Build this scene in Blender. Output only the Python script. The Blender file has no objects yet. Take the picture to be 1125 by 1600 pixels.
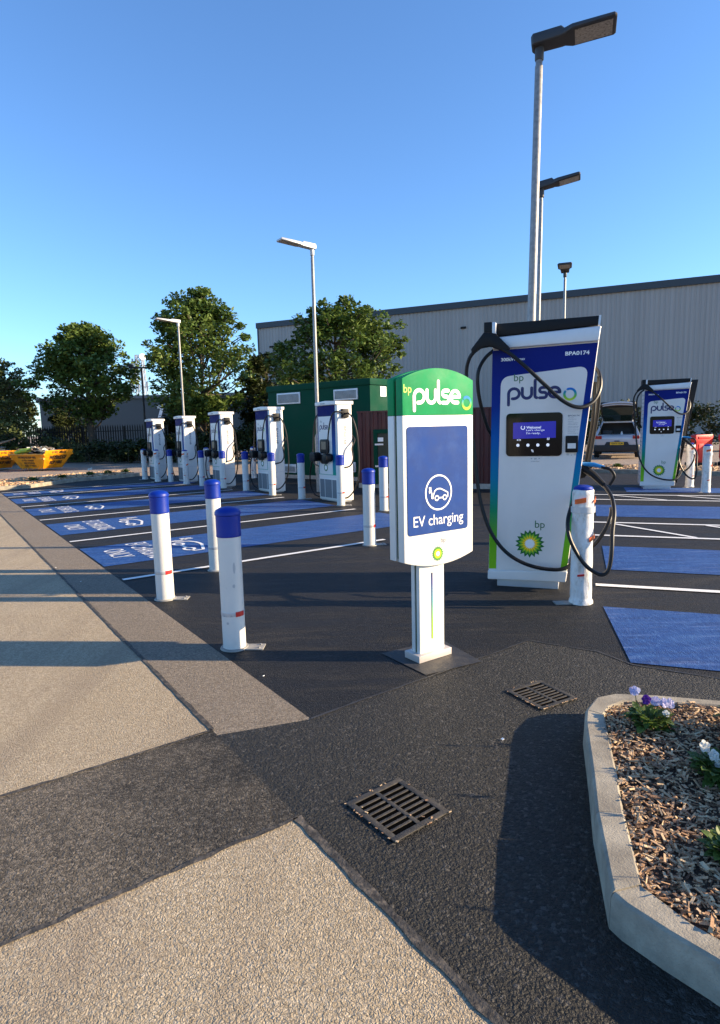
import bpy, bmesh, math, random
from mathutils import Vector, Matrix, noise

random.seed(7)
sc = bpy.context.scene
COL = sc.collection
PI = math.pi
R = math.radians

# ------------------------------------------------------------------ site axes
# camera stands at the world origin (eye height 1.505 m) looking along +Y.
# frame 1: the left row of bays (e1 into the bay, n1 along the row)
# frame 2: the right row of bays
E1 = Vector((0.820, 0.572)); N1 = Vector((-0.572, 0.820))
E2 = Vector((0.942, -0.336)); N2 = Vector((0.336, 0.942))
def W1(e, n): return (E1 * e + N1 * n)
def W2(e, n): return (E2 * e + N2 * n)
RZ1 = math.atan2(0.572, 0.820)       # local x = e1, local y = n1
RZ1F = math.atan2(-0.820, 0.572)     # local x = -n1, local y = e1 (faces out of the left row)
RZ2 = math.atan2(-0.336, 0.942)      # local x = e2, local y = n2

# ------------------------------------------------------------------ mesh helper
class MB:
    def __init__(s): s.v = []; s.f = []; s.m = []
    def add(s, vs, fs, mi=0):
        o = len(s.v); s.v += [tuple(p) for p in vs]
        for f in fs: s.f.append([i + o for i in f]); s.m.append(mi)
        return s
    def box(s, x0, x1, y0, y1, z0, z1, mi=0):
        vs = [(x, y, z) for z in (z0, z1) for y in (y0, y1) for x in (x0, x1)]
        return s.add(vs, [(0,2,3,1),(4,5,7,6),(0,1,5,4),(2,6,7,3),(0,4,6,2),(1,3,7,5)], mi)
    def obox(s, c, sx, sy, sz, M, mi=0):
        vs = []
        for z in (-.5,.5):
            for y in (-.5,.5):
                for x in (-.5,.5): vs.append(Vector(c) + M @ Vector((x*sx, y*sy, z*sz)))
        return s.add(vs, [(0,2,3,1),(4,5,7,6),(0,1,5,4),(2,6,7,3),(0,4,6,2),(1,3,7,5)], mi)
    def prism(s, poly, lo, hi, axis='y', mi=0):
        def P(a, b, t):
            return (a, t, b) if axis == 'y' else ((a, b, t) if axis == 'z' else (t, a, b))
        n = len(poly)
        vs = [P(a, b, lo) for a, b in poly] + [P(a, b, hi) for a, b in poly]
        fs = [list(range(n)), list(range(2*n-1, n-1, -1))]
        for i in range(n):
            j = (i+1) % n; fs.append((i, i+n, j+n, j))
        return s.add(vs, fs, mi)
    def sheet(s, poly, z=0, mi=0):
        return s.add([(a, b, z) for a, b in poly], [list(range(len(poly)))], mi)
    def tube(s, pts, r, n=8, mi=0, caps=True):
        pts = [Vector(p) for p in pts]; k = len(pts)
        rs = r if isinstance(r, (list, tuple)) else [r]*k
        T = [(pts[min(i+1,k-1)] - pts[max(i-1,0)]).normalized() for i in range(k)]
        up = Vector((0,0,1)) if abs(T[0].z) < .9 else Vector((1,0,0))
        nx = T[0].cross(up).normalized()
        vs = []
        for i in range(k):
            nx = (nx - T[i]*nx.dot(T[i])).normalized(); ny = T[i].cross(nx)
            for j in range(n):
                a = 2*PI*j/n; vs.append(pts[i] + (nx*math.cos(a) + ny*math.sin(a))*rs[i])
        fs = []
        for i in range(k-1):
            for j in range(n):
                j2 = (j+1) % n; fs.append((i*n+j, i*n+j2, (i+1)*n+j2, (i+1)*n+j))
        if caps: fs += [list(range(n-1,-1,-1)), list(range((k-1)*n, k*n))]
        return s.add(vs, fs, mi)
    def lathe(s, prof, c=(0,0,0), n=24, mi=0):
        vs = []; k = len(prof)
        for r, z in prof:
            for j in range(n):
                a = 2*PI*j/n; vs.append((c[0]+r*math.cos(a), c[1]+r*math.sin(a), c[2]+z))
        fs = []
        for i in range(k-1):
            for j in range(n):
                j2 = (j+1) % n; fs.append((i*n+j, i*n+j2, (i+1)*n+j2, (i+1)*n+j))
        fs += [list(range(n-1,-1,-1)), list(range((k-1)*n, k*n))]
        return s.add(vs, fs, mi)
    def loft(s, secs, mi=0, caps=True):
        n = len(secs[0]); vs = [p for q in secs for p in q]; fs = []
        for i in range(len(secs)-1):
            for j in range(n):
                j2 = (j+1) % n; fs.append((i*n+j, i*n+j2, (i+1)*n+j2, (i+1)*n+j))
        if caps: fs += [list(range(n-1,-1,-1)), list(range((len(secs)-1)*n, len(secs)*n))]
        return s.add(vs, fs, mi)
    def build(s, name, mats, parent=None, smooth=35, bevel=0, recalc=True, seg=2):
        me = bpy.data.meshes.new(name)
        me.from_pydata(s.v, [], s.f)
        if not isinstance(mats, (list, tuple)): mats = [mats]
        for m in mats: me.materials.append(m)
        for p, mi in zip(me.polygons, s.m): p.material_index = mi
        if recalc or bevel:
            bm = bmesh.new(); bm.from_mesh(me)
            if bevel:
                bmesh.ops.recalc_face_normals(bm, faces=bm.faces)
                es = [e for e in bm.edges if len(e.link_faces) == 2 and e.calc_face_angle(0) > .5]
                bmesh.ops.bevel(bm, geom=es, offset=bevel, segments=seg, profile=.6, affect='EDGES', clamp_overlap=True)
            bmesh.ops.recalc_face_normals(bm, faces=bm.faces)
            bm.to_mesh(me); bm.free()
        if smooth:
            me.polygons.foreach_set('use_smooth', [True]*len(me.polygons))
            me.set_sharp_from_angle(angle=R(smooth))
        o = bpy.data.objects.new(name, me); COL.objects.link(o)
        if parent: o.parent = parent
        return o

def spline(pts, k=8):
    P = [Vector(p) for p in pts]; out = []
    Q = [P[0]*2-P[1]] + P + [P[-1]*2-P[-2]]
    for i in range(1, len(Q)-2):
        a, b, c, d = Q[i-1], Q[i], Q[i+1], Q[i+2]
        for j in range(k):
            t = j/k
            out.append(.5*((2*b)+(c-a)*t+(2*a-5*b+4*c-d)*t*t+(3*b-a-3*c+d)*t**3))
    out.append(P[-1]); return out

def tag(o, label=None, cat=None, group=None, kind=None):
    if label: o['label'] = label
    if cat: o['category'] = cat
    if group: o['group'] = group
    if kind: o['kind'] = kind
    return o
def thing(name, loc, rz, label, cat, group=None):
    o = bpy.data.objects.new(name, None); COL.objects.link(o)
    o.location = loc; o.rotation_euler = (0, 0, rz); o.empty_display_size = .2
    return tag(o, label, cat, group)
def copy_tree(o, parent=None):
    c = o.copy(); COL.objects.link(c)
    if parent: c.parent = parent
    for ch in list(o.children): copy_tree(ch, c)
    return c

def rrect(x0, x1, z0, z1, r, k=5):
    out = []
    for cx, cz, a0 in ((x1-r, z0+r, -90), (x1-r, z1-r, 0), (x0+r, z1-r, 90), (x0+r, z0+r, 180)):
        for i in range(k+1):
            a = R(a0 + 90*i/k); out.append((cx+r*math.cos(a), cz+r*math.sin(a)))
    return out
def rquad(pts, rs, k=6):
    """rounded quad: pts counter-clockwise, rs = radius per corner"""
    out = []; n = len(pts)
    for i in range(n):
        p = Vector(pts[i]); a = Vector(pts[i-1]) - p; b = Vector(pts[(i+1) % n]) - p
        if rs[i] <= 0: out.append(tuple(p)); continue
        A = p + a.normalized()*rs[i]; B = p + b.normalized()*rs[i]
        for j in range(k+1):
            t = j/k; out.append(tuple(A*(1-t)**2 + p*2*t*(1-t) + B*t*t))
    return out

# ------------------------------------------------------------------ flat graphics
_txt = {}
def text_geo(body, bold=0.0):
    key = (body, bold)
    if key in _txt: return _txt[key]
    cu = bpy.data.curves.new('lettering', 'FONT'); cu.body = body; cu.size = 1; cu.offset = bold
    cu.resolution_u = 3; cu.align_x = 'LEFT'
    ob = bpy.data.objects.new('lettering', cu); COL.objects.link(ob)
    dg = bpy.context.evaluated_depsgraph_get()
    me = bpy.data.meshes.new_from_object(ob.evaluated_get(dg))
    vs = [(v.co.x, v.co.y) for v in me.vertices]; fs = [list(p.vertices) for p in me.polygons]
    bpy.data.objects.remove(ob); bpy.data.meshes.remove(me); bpy.data.curves.remove(cu)
    x0 = min(v[0] for v in vs); x1 = max(v[0] for v in vs); y0 = min(v[1] for v in vs); y1 = max(v[1] for v in vs)
    _txt[key] = (vs, fs, x0, x1, y0, y1); return _txt[key]
def fr(y):   # front map: (a,b) -> vertical plane at depth y
    return lambda a, b, y=y: (a, y, b)
def gd(z): return lambda a, b, z=z: (a, b, z)
def put_text(mb, body, x0, x1, b0, b1, P, bold=0.0, mi=0):
    """letters stretched to fill the box x0..x1, b0..b1"""
    vs, fs, tx0, tx1, ty0, ty1 = text_geo(body, bold)
    sx = (x1-x0)/(tx1-tx0); sy = (b1-b0)/(ty1-ty0)
    mb.add([P(x0+(x-tx0)*sx, b0+(y-ty0)*sy) for x, y in vs], fs, mi)
def ribbon(mb, pts, w, P, mi=0, closed=False, caps=True):
    pts = [Vector(p) for p in pts]; k = len(pts); L = []; Rr = []
    for i in range(k):
        if closed: t = pts[(i+1) % k]-pts[i-1]
        else: t = pts[min(i+1,k-1)]-pts[max(i-1,0)]
        t.normalize(); n = Vector((-t.y, t.x))
        L.append(pts[i]+n*w/2); Rr.append(pts[i]-n*w/2)
    vs = [P(*p) for p in L]+[P(*p) for p in Rr]; fs = []
    for i in range(k if closed else k-1):
        j = (i+1) % k; fs.append((i, j, j+k, i+k))
    mb.add(vs, fs, mi)
    if caps and not closed:
        for c, t in ((pts[0], pts[0]-pts[1]), (pts[-1], pts[-1]-pts[-2])):
            a0 = math.atan2(t.y, t.x); arc = [P(c.x+w/2*math.cos(a0+R(d)), c.y+w/2*math.sin(a0+R(d))) for d in range(-90, 91, 22)]
            mb.add(arc, [list(range(len(arc)))], mi)
def arc(cx, cy, rx, a0, a1, ry=None, k=14):
    ry = ry or rx
    return [(cx+rx*math.cos(R(a0+(a1-a0)*i/k)), cy+ry*math.sin(R(a0+(a1-a0)*i/k))) for i in range(k+1)]
PULSE = {
 'p': [[(0,-.6),(0,-.2),(0,.2),(0,.5)]+arc(.5,.5,.5,180,-90)[1:]+[(.36,0)]],
 'u': [[(0,1),(0,.7),(0,.45)]+arc(.43,.43,.43,180,360)[1:]+[(.86,.7),(.86,1)]],
 'l': [[(0,1.72),(0,.9),(0,.25)]+arc(.2,.22,.2,180,260,k=6)[1:]],
 's': [[(.62,1),(.45,1),(.3,1)]+arc(.27,.76,.25,90,270,ry=.24)[1:]+[(.38,.52)]+arc(.4,.26,.25,90,-90,ry=.26)[1:]+[(.2,0),(.03,0)]],
 'e': [[(.12,.5),(.5,.5),(.96,.5)],arc(.5,.5,.48,0,275,k=24)+[(.8,.03)]],
}
def pulse_word(mb, x0, x1, b, h, P, w, mi=0):
    """rounded stroke lettering 'pulse'; x-height h, baseline b"""
    adv = [('p',0),('u',1.28),('l',2.45),('s',2.86),('e',3.72)]; tot = 4.68
    sx = (x1-x0)/tot; q = 0
    for ch, ox in adv:
        for st in PULSE[ch]:
            def PP(a, c, P=P, q=q): return P(a, c)
            pts = [(x0+(ox+px)*sx, b+py*h) for px, py in st]
            ribbon(mb, pts, w, P, mi)
def star(mb, cx, cz, r0, r1, P, n=18, mi=0):
    pts = []
    for i in range(2*n):
        a = PI*i/n+PI/2; r = r0 if i % 2 == 0 else r1
        pts.append(P(cx+r*math.cos(a), cz+r*math.sin(a)))
    c = len(pts); pts.append(P(cx, cz))
    mb.add(pts, [(i, (i+1) % c, c) for i in range(c)], mi)
CAR_ICON = [  # strokes, unit circle space
 [(-.50,-.29),(-.47,-.09),(-.35,.18),(-.18,.29),(0,.32),(.18,.30),(.36,.22),(.62,.10),(.78,.02),(.78,-.12),(.78,-.25),(.68,-.28)],
 [(0.02,-.28),(.18,-.28),(.33,-.28)],
 [(-.50,-.29),(-.60,-.26),(-.62,-.14),(-.58,0),(-.62,.10),(-.70,.15)],
]
def car_icon(mb, cx, cz, r, P, w, mi=0, ry=None):
    ry = ry or r
    for st in CAR_ICON: ribbon(mb, [(cx+a*r, cz+b*ry) for a, b in st], w, P, mi)
    for wx in (-.17, .51): ribbon(mb, arc(cx+wx*r, cz-.28*ry, .15*r, 0, 360, ry=.15*ry, k=18)[:-1], w, P, mi, closed=True)
    mb.add([P(cx+a*r, cz+b*ry) for a, b in ((-.82,.05),(-.60,.12),(-.62,.28),(-.72,.34),(-.84,.22))], [(0,1,2,3,4)], mi)
    for q in (-.78, -.66): ribbon(mb, [(cx+q*r, cz+.26*ry), (cx+(q-.02)*r, cz+.44*ry)], w*.8, P, mi)

# ------------------------------------------------------------------ materials
def srgb(r, g, b):
    f = lambda c: ((c/255)/12.92 if c/255 <= .04045 else ((c/255+.055)/1.055)**2.4)
    return (f(r), f(g), f(b))
class NT:
    def __init__(s, name):
        s.m = bpy.data.materials.new(name); s.m.use_nodes = True
        s.t = s.m.node_tree; s.b = s.t.nodes['Principled BSDF']
    def n(s, typ, **kw):
        nd = s.t.nodes.new(typ)
        for k, v in kw.items():
            if k in nd.inputs.keys(): nd.inputs[k].default_value = v
            else: setattr(nd, k, v)
        return nd
    def l(s, a, b): s.t.links.new(a, b)
    def noise(s, vec, scale, detail=4, rough=.55):
        nd = s.n('ShaderNodeTexNoise'); nd.inputs['Scale'].default_value = scale
        nd.inputs['Detail'].default_value = detail; nd.inputs['Roughness'].default_value = rough
        if vec is not None: s.l(vec, nd.inputs['Vector'])
        return nd.outputs['Fac']
    def ramp(s, fac, stops, interp='LINEAR'):
        nd = s.n('ShaderNodeValToRGB'); cr = nd.color_ramp; cr.interpolation = interp
        while len(cr.elements) < len(stops): cr.elements.new(.5)
        for e, (p, c) in zip(cr.elements, stops):
            e.position = p; e.color = (*c, 1) if len(c) == 3 else c
        s.l(fac, nd.inputs['Fac']); return nd.outputs['Color']
    def mix(s, fac, a, b, mode='MIX'):
        nd = s.n('ShaderNodeMix', data_type='RGBA', blend_type=mode)
        for i, v in ((0, fac), (6, a), (7, b)):
            if hasattr(v, 'links'): s.l(v, nd.inputs[i])
            elif i == 0: nd.inputs[0].default_value = v
            else: nd.inputs[i].default_value = (*v, 1)
        return nd.outputs[2]
    def math(s, op, a, b=0.0, c=None, clamp=False):
        nd = s.n('ShaderNodeMath', operation=op); nd.use_clamp = clamp
        for i, v in enumerate((a, b, c)):
            if v is None: continue
            if hasattr(v, 'links'): s.l(v, nd.inputs[i])
            else: nd.inputs[i].default_value = v
        return nd.outputs[0]
    def set(s, **kw):
        for k, v in kw.items():
            k = k.replace('_', ' ')
            if hasattr(v, 'links'): s.l(v, s.b.inputs[k])
            else: s.b.inputs[k].default_value = (*v, 1) if isinstance(v, tuple) else v
    def bump(s, h, dist, strength=1.0, prev=None):
        nd = s.n('ShaderNodeBump'); nd.inputs['Distance'].default_value = dist; nd.inputs['Strength'].default_value = strength
        s.l(h, nd.inputs['Height'])
        if prev is not None: s.l(prev, nd.inputs['Normal'])
        s.l(nd.outputs['Normal'], s.b.inputs['Normal']); return nd.outputs['Normal']
    def pos(s): return s.n('ShaderNodeNewGeometry').outputs['Position']
    def obj(s): return s.n('ShaderNodeTexCoord').outputs['Object']
    def vscale(s, vec, sx, sy, sz, rot=0):
        nd = s.n('ShaderNodeMapping'); nd.inputs['Scale'].default_value = (sx, sy, sz); nd.inputs['Rotation'].default_value = (0, 0, rot)
        s.l(vec, nd.inputs['Vector']); return nd.outputs[0]

def mat(name, col, rough=.5, metal=0., var=.12, vs=6., bump=0., bs=60., coat=0., dirt=None, dirt_amt=.35, spec=.5):
    q = NT(name); o = q.obj()
    f = q.noise(o, vs, 5)
    dk = tuple(c*(1-var) for c in col); lt = tuple(min(1, c*(1+var)) for c in col)
    c = q.ramp(f, [(.3, dk), (.7, lt)])
    if dirt:
        g = q.noise(o, vs*.7, 6, .65)
        c = q.mix(q.ramp(g, [(.5, (0,0,0)), (.72, (dirt_amt,)*3)]), c, dirt)
    q.set(Base_Color=c, Metallic=metal)
    r = q.ramp(f, [(.3, (rough*.85,)*3), (.7, (min(1, rough*1.15),)*3)]); q.set(Roughness=r)
    q.b.inputs['Specular IOR Level'].default_value = spec
    if coat: q.b.inputs['Coat Weight'].default_value = coat
    if bump: q.bump(q.noise(o, bs, 3), bump)
    return q.m

WHITE = mat('white_paint', (.66,.655,.62), .32, var=.03, vs=3, dirt=(.40,.38,.33), dirt_amt=.35)
CASE = mat('charger_casing', (.74,.70,.66), .35, var=.03, vs=3, dirt=(.5,.49,.46), dirt_amt=.18)
SILVER = mat('satin_silver', (.62,.64,.67), .38, .35, var=.05, vs=8)
BLACK = mat('black_plastic', (.006,.006,.007), .5, var=.3, vs=10, spec=.25)
RUBBER = mat('cable_rubber', (.007,.007,.008), .42, var=.25, vs=12, spec=.35)
GLASSBLK = mat('black_glass', (.003,.003,.004), .12, var=.2, vs=4, spec=.2)
GALV = mat('galvanised_steel', (.27,.27,.265), .5, .35, var=.25, vs=22, dirt=(.30,.29,.27), dirt_amt=.3)
LAMPBACKLIT = mat('lamp_housing_backlit', (.035,.038,.042), .55, .0, var=.12)  # backlit look of the grey heads, shade put into the colour
LAMPSUNLIT = mat('lamp_housing_sunlit', (.48,.49,.50), .45, .3, var=.1)  # same heads in sun, brightness put into the colour
LENS = mat('lamp_lens', (.34,.32,.28), .3, var=.4, vs=40)
NAVY = mat('navy_film', srgb(6,18,92), .6, var=.05, spec=.12)
SIGNBLUE = mat('sign_blue', srgb(26,60,124), .6, var=.10, vs=9, dirt=srgb(50,82,142), dirt_amt=.5, spec=.12)
SIGNGREEN = mat('sign_green', srgb(14,134,80), .6, var=.08, vs=9, dirt=srgb(60,160,110), dirt_amt=.3, spec=.15)
CORE = mat('dark_green_groove', srgb(30,62,22), .5, var=.1)
SHELLGREY = mat('sign_edge_grey', (.42,.44,.46), .4, .1, var=.05)
LETTERWHITE = mat('letter_white', (.86,.86,.84), .4, var=.02)
LETTERNAVY = mat('letter_navy', srgb(10,24,90), .4, var=.05)
LETTERGREEN = mat('letter_green', srgb(35,105,62), .4, var=.05)
LETTERLIME = mat('letter_lime', srgb(165,215,70), .4, var=.05)
LETTERGREY = mat('letter_grey', (.16,.17,.2), .5, var=.05)
EM1 = mat('emblem_green', srgb(0,104,40), .4, var=.04)
EM2 = mat('emblem_light_green', srgb(112,178,30), .4, var=.04)
EM3 = mat('emblem_yellow', srgb(250,205,0), .4, var=.04)
CAPBLUE = mat('bollard_cap_blue', srgb(0,40,140), .42, var=.08, dirt=srgb(24,58,140), dirt_amt=.25, spec=.35)
REFLECT = mat('reflective_band', (.50,.52,.54), .3, .2, var=.1)
RED = mat('red_reflector', (.55,.02,.02), .35, var=.1)
FLANGE = mat('flange_plate', (.27,.26,.24), .55, .2, var=.2, vs=14, dirt=(.25,.23,.2))
TAPE = mat('orange_tape', srgb(214,92,28), .5, var=.2, vs=20)
DOORGREEN = mat('door_green', srgb(10,32,22), .5, var=.12)
MAROON = mat('maroon_steel', srgb(66,10,14), .5, var=.12, vs=2.5, dirt=(.10,.03,.02))
CABGREEN = mat('cabin_green', srgb(6,62,46), .8, var=.08, vs=1.5, dirt=srgb(14,70,52), spec=.15)
VENTGREY = mat('vent_grey', (.13,.15,.17), .5, var=.1)
VENTFRAME = mat('vent_frame', (.55,.58,.60), .45, .2, var=.1)
PLINTH = mat('concrete_plinth', (.34,.32,.28), .85, var=.2, vs=9)
CARWHITE = mat('car_paint_white', (.47,.48,.50), .18, .1, var=.02, coat=.6)
CARBLACK = mat('car_trim_black', (.012,.012,.013), .5, var=.3)
CARGLASS = mat('car_glass', (.012,.028,.026), .05, var=.2)
TYRE = mat('tyre', (.014,.014,.014), .85, var=.2)
LAMPRED = mat('tail_lamp_red', (.30,.01,.012), .12, var=.3, vs=30, coat=.5)
PLATEYEL = mat('plate_yellow', srgb(238,186,30), .4, var=.04)
BARRED = mat('barrier_red', srgb(214,28,24), .42, var=.1, vs=3, dirt=srgb(120,30,25))
SKIPYEL = mat('skip_yellow', srgb(232,150,8), .45, var=.16, vs=5, dirt=srgb(110,62,18), dirt_amt=.6)
LETBLACK = mat('letter_black', (.02,.02,.02), .6, var=.2)
IRON = mat('cast_iron', (.060,.056,.050), .6, .1, var=.35, vs=40, bump=.002, bs=160, dirt=(.07,.055,.04), dirt_amt=.4, spec=.25)
PITSHADE = mat('pit_shade', (.0015,.0015,.0015), .95, var=.3, spec=.02)  # shade of the gully painted as near black
FENCEBLK = mat('fence_black', (.012,.013,.014), .5, .2, var=.2)
q = NT('warehouse_cladding'); o = q.obj()
c = q.ramp(q.noise(q.vscale(o, 1.0, 1, .02), .9, 4, .7), [(.35, (.31,.295,.27)), (.65, (.37,.35,.32))])
c = q.mix(q.ramp(q.noise(q.vscale(o, 3.0, 1, .10), .7, 5, .7), [(.55, (0,0,0)), (.75, (.35,)*3)]), c, (.26,.25,.23))
q.set(Base_Color=c, Roughness=.5); WHCLAD = q.m
WHFASC = mat('warehouse_fascia', (.035,.045,.055), .45, .1, var=.08)
FARGREY = mat('far_building_grey', (.065,.078,.082), .6, var=.08, vs=.5)
ROOFGREY = mat('far_roof', (.14,.15,.155), .6, var=.1, vs=.6)
BARK = mat('bark', (.075,.058,.042), .9, var=.35, vs=8, bump=.02, bs=14)
MASTGREY = mat('mast_steel', (.40,.42,.45), .5, .4, var=.1)
BRICKBASE = mat('white_kerb_paint', (.6,.59,.55), .7, var=.1)

def gradient_mat(name, stops, zr, rough=.55):
    q = NT(name); sx = q.n('ShaderNodeSeparateXYZ'); q.l(q.obj(), sx.inputs[0])
    f = q.math('DIVIDE', q.math('SUBTRACT', sx.outputs['Z'], zr[0]), zr[1]-zr[0], clamp=True)
    q.set(Base_Color=q.ramp(f, stops), Roughness=rough); q.b.inputs['Specular IOR Level'].default_value = .15; return q.m
GRADB = gradient_mat('gradient_film', [(0, srgb(128,186,30)), (.15, srgb(108,178,36)), (.28, srgb(20,140,96)), (.42, srgb(0,120,156)), (.58, srgb(0,92,164)), (.74, srgb(6,44,130)), (.88, srgb(8,30,116)), (1, srgb(8,28,112))], (.15, 2.2))
GRADA = gradient_mat('gradient_film_narrow', [(0, srgb(20,150,120)), (.2, srgb(0,120,165)), (.45, srgb(8,76,150)), (.75, srgb(4,28,100)), (1, srgb(4,16,80))], (.55, 1.95))
GRADSLIT = gradient_mat('gradient_slit', [(0, srgb(150,190,40)), (.3, srgb(130,180,40)), (.6, srgb(20,130,150)), (.85, srgb(15,40,130)), (1, srgb(10,20,60))], (.12, .58))
def ring_mat(name, z0, z1):
    return gradient_mat(name, [(0, srgb(205,225,60)), (.35, srgb(120,190,70)), (.65, srgb(40,150,160)), (1, srgb(30,110,200))], (z0, z1))

def emis(name, col, s):
    q = NT(name); q.set(Base_Color=col, Emission_Color=col, Emission_Strength=s, Roughness=.2); return q.m
SCREEN = emis('screen_blue', srgb(14,16,150), .16)
SCRTXT = emis('screen_text', (.75,.78,.85), .22)

# wrapped film
q = NT('wrapping_film'); o = q.obj()
f = q.noise(q.vscale(o, 9, 9, 5), 2.2, 6, .65)
q.set(Base_Color=q.ramp(f, [(.30, (.40,.37,.32)), (.46, (.66,.65,.62)), (.7, (.78,.78,.77))]), Roughness=.28)
q.bump(q.noise(q.vscale(o, 18, 18, 6), 1.6, 6, .72), .009); FILM = q.m

# leaves
def leaf_mat(name, dark, mid, light, tr=.25):
    q = NT(name); g = q.n('ShaderNodeNewGeometry')
    c = q.ramp(g.outputs['Random Per Island'], [(0, dark), (.55, mid), (1, light)])
    f = q.noise(q.pos(), .55, 3)
    c = q.mix(q.ramp(f, [(.35, (0,0,0)), (.7, (.55,)*3)]), c, light)
    q.set(Base_Color=c, Roughness=.5); q.b.inputs['Specular IOR Level'].default_value = .3
    t = q.n('ShaderNodeBsdfTranslucent'); q.l(c, t.inputs['Color'])
    ms = q.n('ShaderNodeMixShader'); ms.inputs[0].default_value = tr
    q.l(q.b.outputs[0], ms.inputs[1]); q.l(t.outputs[0], ms.inputs[2])
    q.l(ms.outputs[0], q.t.nodes['Material Output'].inputs['Surface']); return q.m
LEAF_MAPLE = leaf_mat('maple_leaves', (.036,.076,.016), (.075,.138,.026), (.145,.195,.044))
LEAF_OLIVE = leaf_mat('olive_leaves', (.045,.066,.022), (.088,.118,.038), (.16,.18,.06))
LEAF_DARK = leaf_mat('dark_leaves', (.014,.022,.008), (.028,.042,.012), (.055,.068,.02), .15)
LEAF_GREEN = leaf_mat('plant_leaves', (.03,.06,.012), (.06,.11,.02), (.13,.19,.04), .3)
PET_WHITE = leaf_mat('petal_white', (.6,.6,.55), (.75,.74,.66), (.85,.84,.78), .35)
PET_LILAC = leaf_mat('petal_lilac', (.40,.36,.62), (.55,.52,.75), (.72,.70,.85), .35)
PET_PURPLE = leaf_mat('petal_purple', (.05,.008,.16), (.09,.015,.25), (.14,.03,.34), .3)
DRYGRASS = leaf_mat('dry_grass_blades', (.16,.12,.05), (.26,.20,.09), (.36,.29,.14), .3)

# ground surfaces -------------------------------------------------
def chip_surface(name, stops, tint, chip=95, dist=.007, patch=None, rough=.85, stain=None, sscale=.8, fade=None, pits=None, tracks=None):
    """surface dressing / asphalt: stone chips in binder"""
    q = NT(name); p = q.pos()
    w = q.n('ShaderNodeVectorMath', operation='ADD')
    nz = q.n('ShaderNodeTexNoise'); nz.inputs['Scale'].default_value = 75; nz.inputs['Detail'].default_value = 3; q.l(p, nz.inputs['Vector'])
    sc_ = q.n('ShaderNodeVectorMath', operation='SCALE'); q.l(nz.outputs['Color'], sc_.inputs[0]); sc_.inputs['Scale'].default_value = .026
    q.l(p, w.inputs[0]); q.l(sc_.outputs[0], w.inputs[1])
    v = q.n('ShaderNodeTexVoronoi', feature='F1'); v.inputs['Scale'].default_value = chip; q.l(w.outputs[0], v.inputs['Vector'])
    sep = q.n('ShaderNodeSeparateColor'); q.l(v.outputs['Color'], sep.inputs[0])
    c = q.ramp(sep.outputs[0], stops)
    big = q.noise(p, sscale, 6, .6)
    c = q.mix(q.ramp(big, [(.36, (0,0,0)), (.66, (.6,)*3)]), c, q.mix(.5, c, tint))
    if stain:
        c = q.mix(q.ramp(q.noise(p, 2.3, 7, .68), [(.55, (0,0,0)), (.75, (.55,)*3)]), c, stain)
    if fade:
        dp = q.n('ShaderNodeVectorMath', operation='DOT_PRODUCT'); q.l(p, dp.inputs[0]); dp.inputs[1].default_value = (.820,.572,0)
        e = q.math('ADD', dp.outputs['Value'], q.math('MULTIPLY', q.math('SUBTRACT', q.noise(p, 3.0, 6, .65), .5), 1.5))
        c = q.mix(q.ramp(q.math('DIVIDE', q.math('ADD', e, .6), 1.7, clamp=True), [(.48, (0,0,0)), (1, (1,1,1))]), c, q.ramp(sep.outputs[0], fade))
    if tracks:
        tn = q.noise(q.vscale(p, 3.2, .10, 1, R(-34.9)), 1.0, 5, .6)
        c = q.mix(q.ramp(tn, [(.50, (0,0,0)), (.66, (.45,)*3)]), c, tracks)
    if pits:
        c = q.mix(q.ramp(q.noise(p, 34, 4, .6), [(.66, (0,0,0)), (.74, (.75,)*3)]), c, pits)
        c = q.mix(q.ramp(q.noise(p, 1.1, 8, .7), [(.50, (0,0,0)), (.70, (.45,)*3)]), c, tint)
    q.set(Base_Color=c, Roughness=rough)
    q.b.inputs['Specular IOR Level'].default_value = .35
    h1 = q.math('SUBTRACT', 1.0, q.math('MULTIPLY', v.outputs['Distance'], 1.25))
    h = q.math('ADD', h1, q.math('MULTIPLY', sep.outputs[1], .75))
    h = q.math('ADD', h, q.math('MULTIPLY', q.noise(p, 48, 5, .7), 1.2))
    q.bump(h, dist); return q.m
ROADM = chip_surface('beige_surface_dressing', [(0, (.30,.24,.16)), (.5, (.44,.36,.25)), (1, (.57,.48,.35))], (.38,.30,.195), 125, .0065, stain=(.31,.25,.18), pits=(.14,.11,.08), tracks=(.27,.215,.155))
STRIPM = chip_surface('brown_road_edge', [(0, (.15,.122,.092)), (.5, (.235,.195,.15)), (1, (.34,.29,.23))], (.19,.155,.115), 125, .006)
PATCHM = chip_surface('trench_patch', [(0, (.052,.044,.034)), (.5, (.115,.098,.076)), (1, (.26,.22,.17))], (.22,.185,.14), 105, .009, stain=(.21,.175,.13), sscale=2.2, fade=[(0, (.009,.0085,.008)), (.55, (.022,.020,.018)), (1, (.10,.092,.08))])
COARSEM = chip_surface('coarse_black_asphalt', [(0, (.006,.006,.006)), (.6, (.010,.0098,.0095)), (.88, (.032,.031,.029)), (1, (.085,.08,.075))], (.012,.0115,.011), 86, .011, rough=.6, stain=(.022,.020,.018))
FARM = chip_surface('far_yard_surface', [(0, (.24,.185,.14)), (.5, (.31,.245,.19)), (1, (.38,.31,.25))], (.27,.21,.16), 40, .004)
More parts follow.
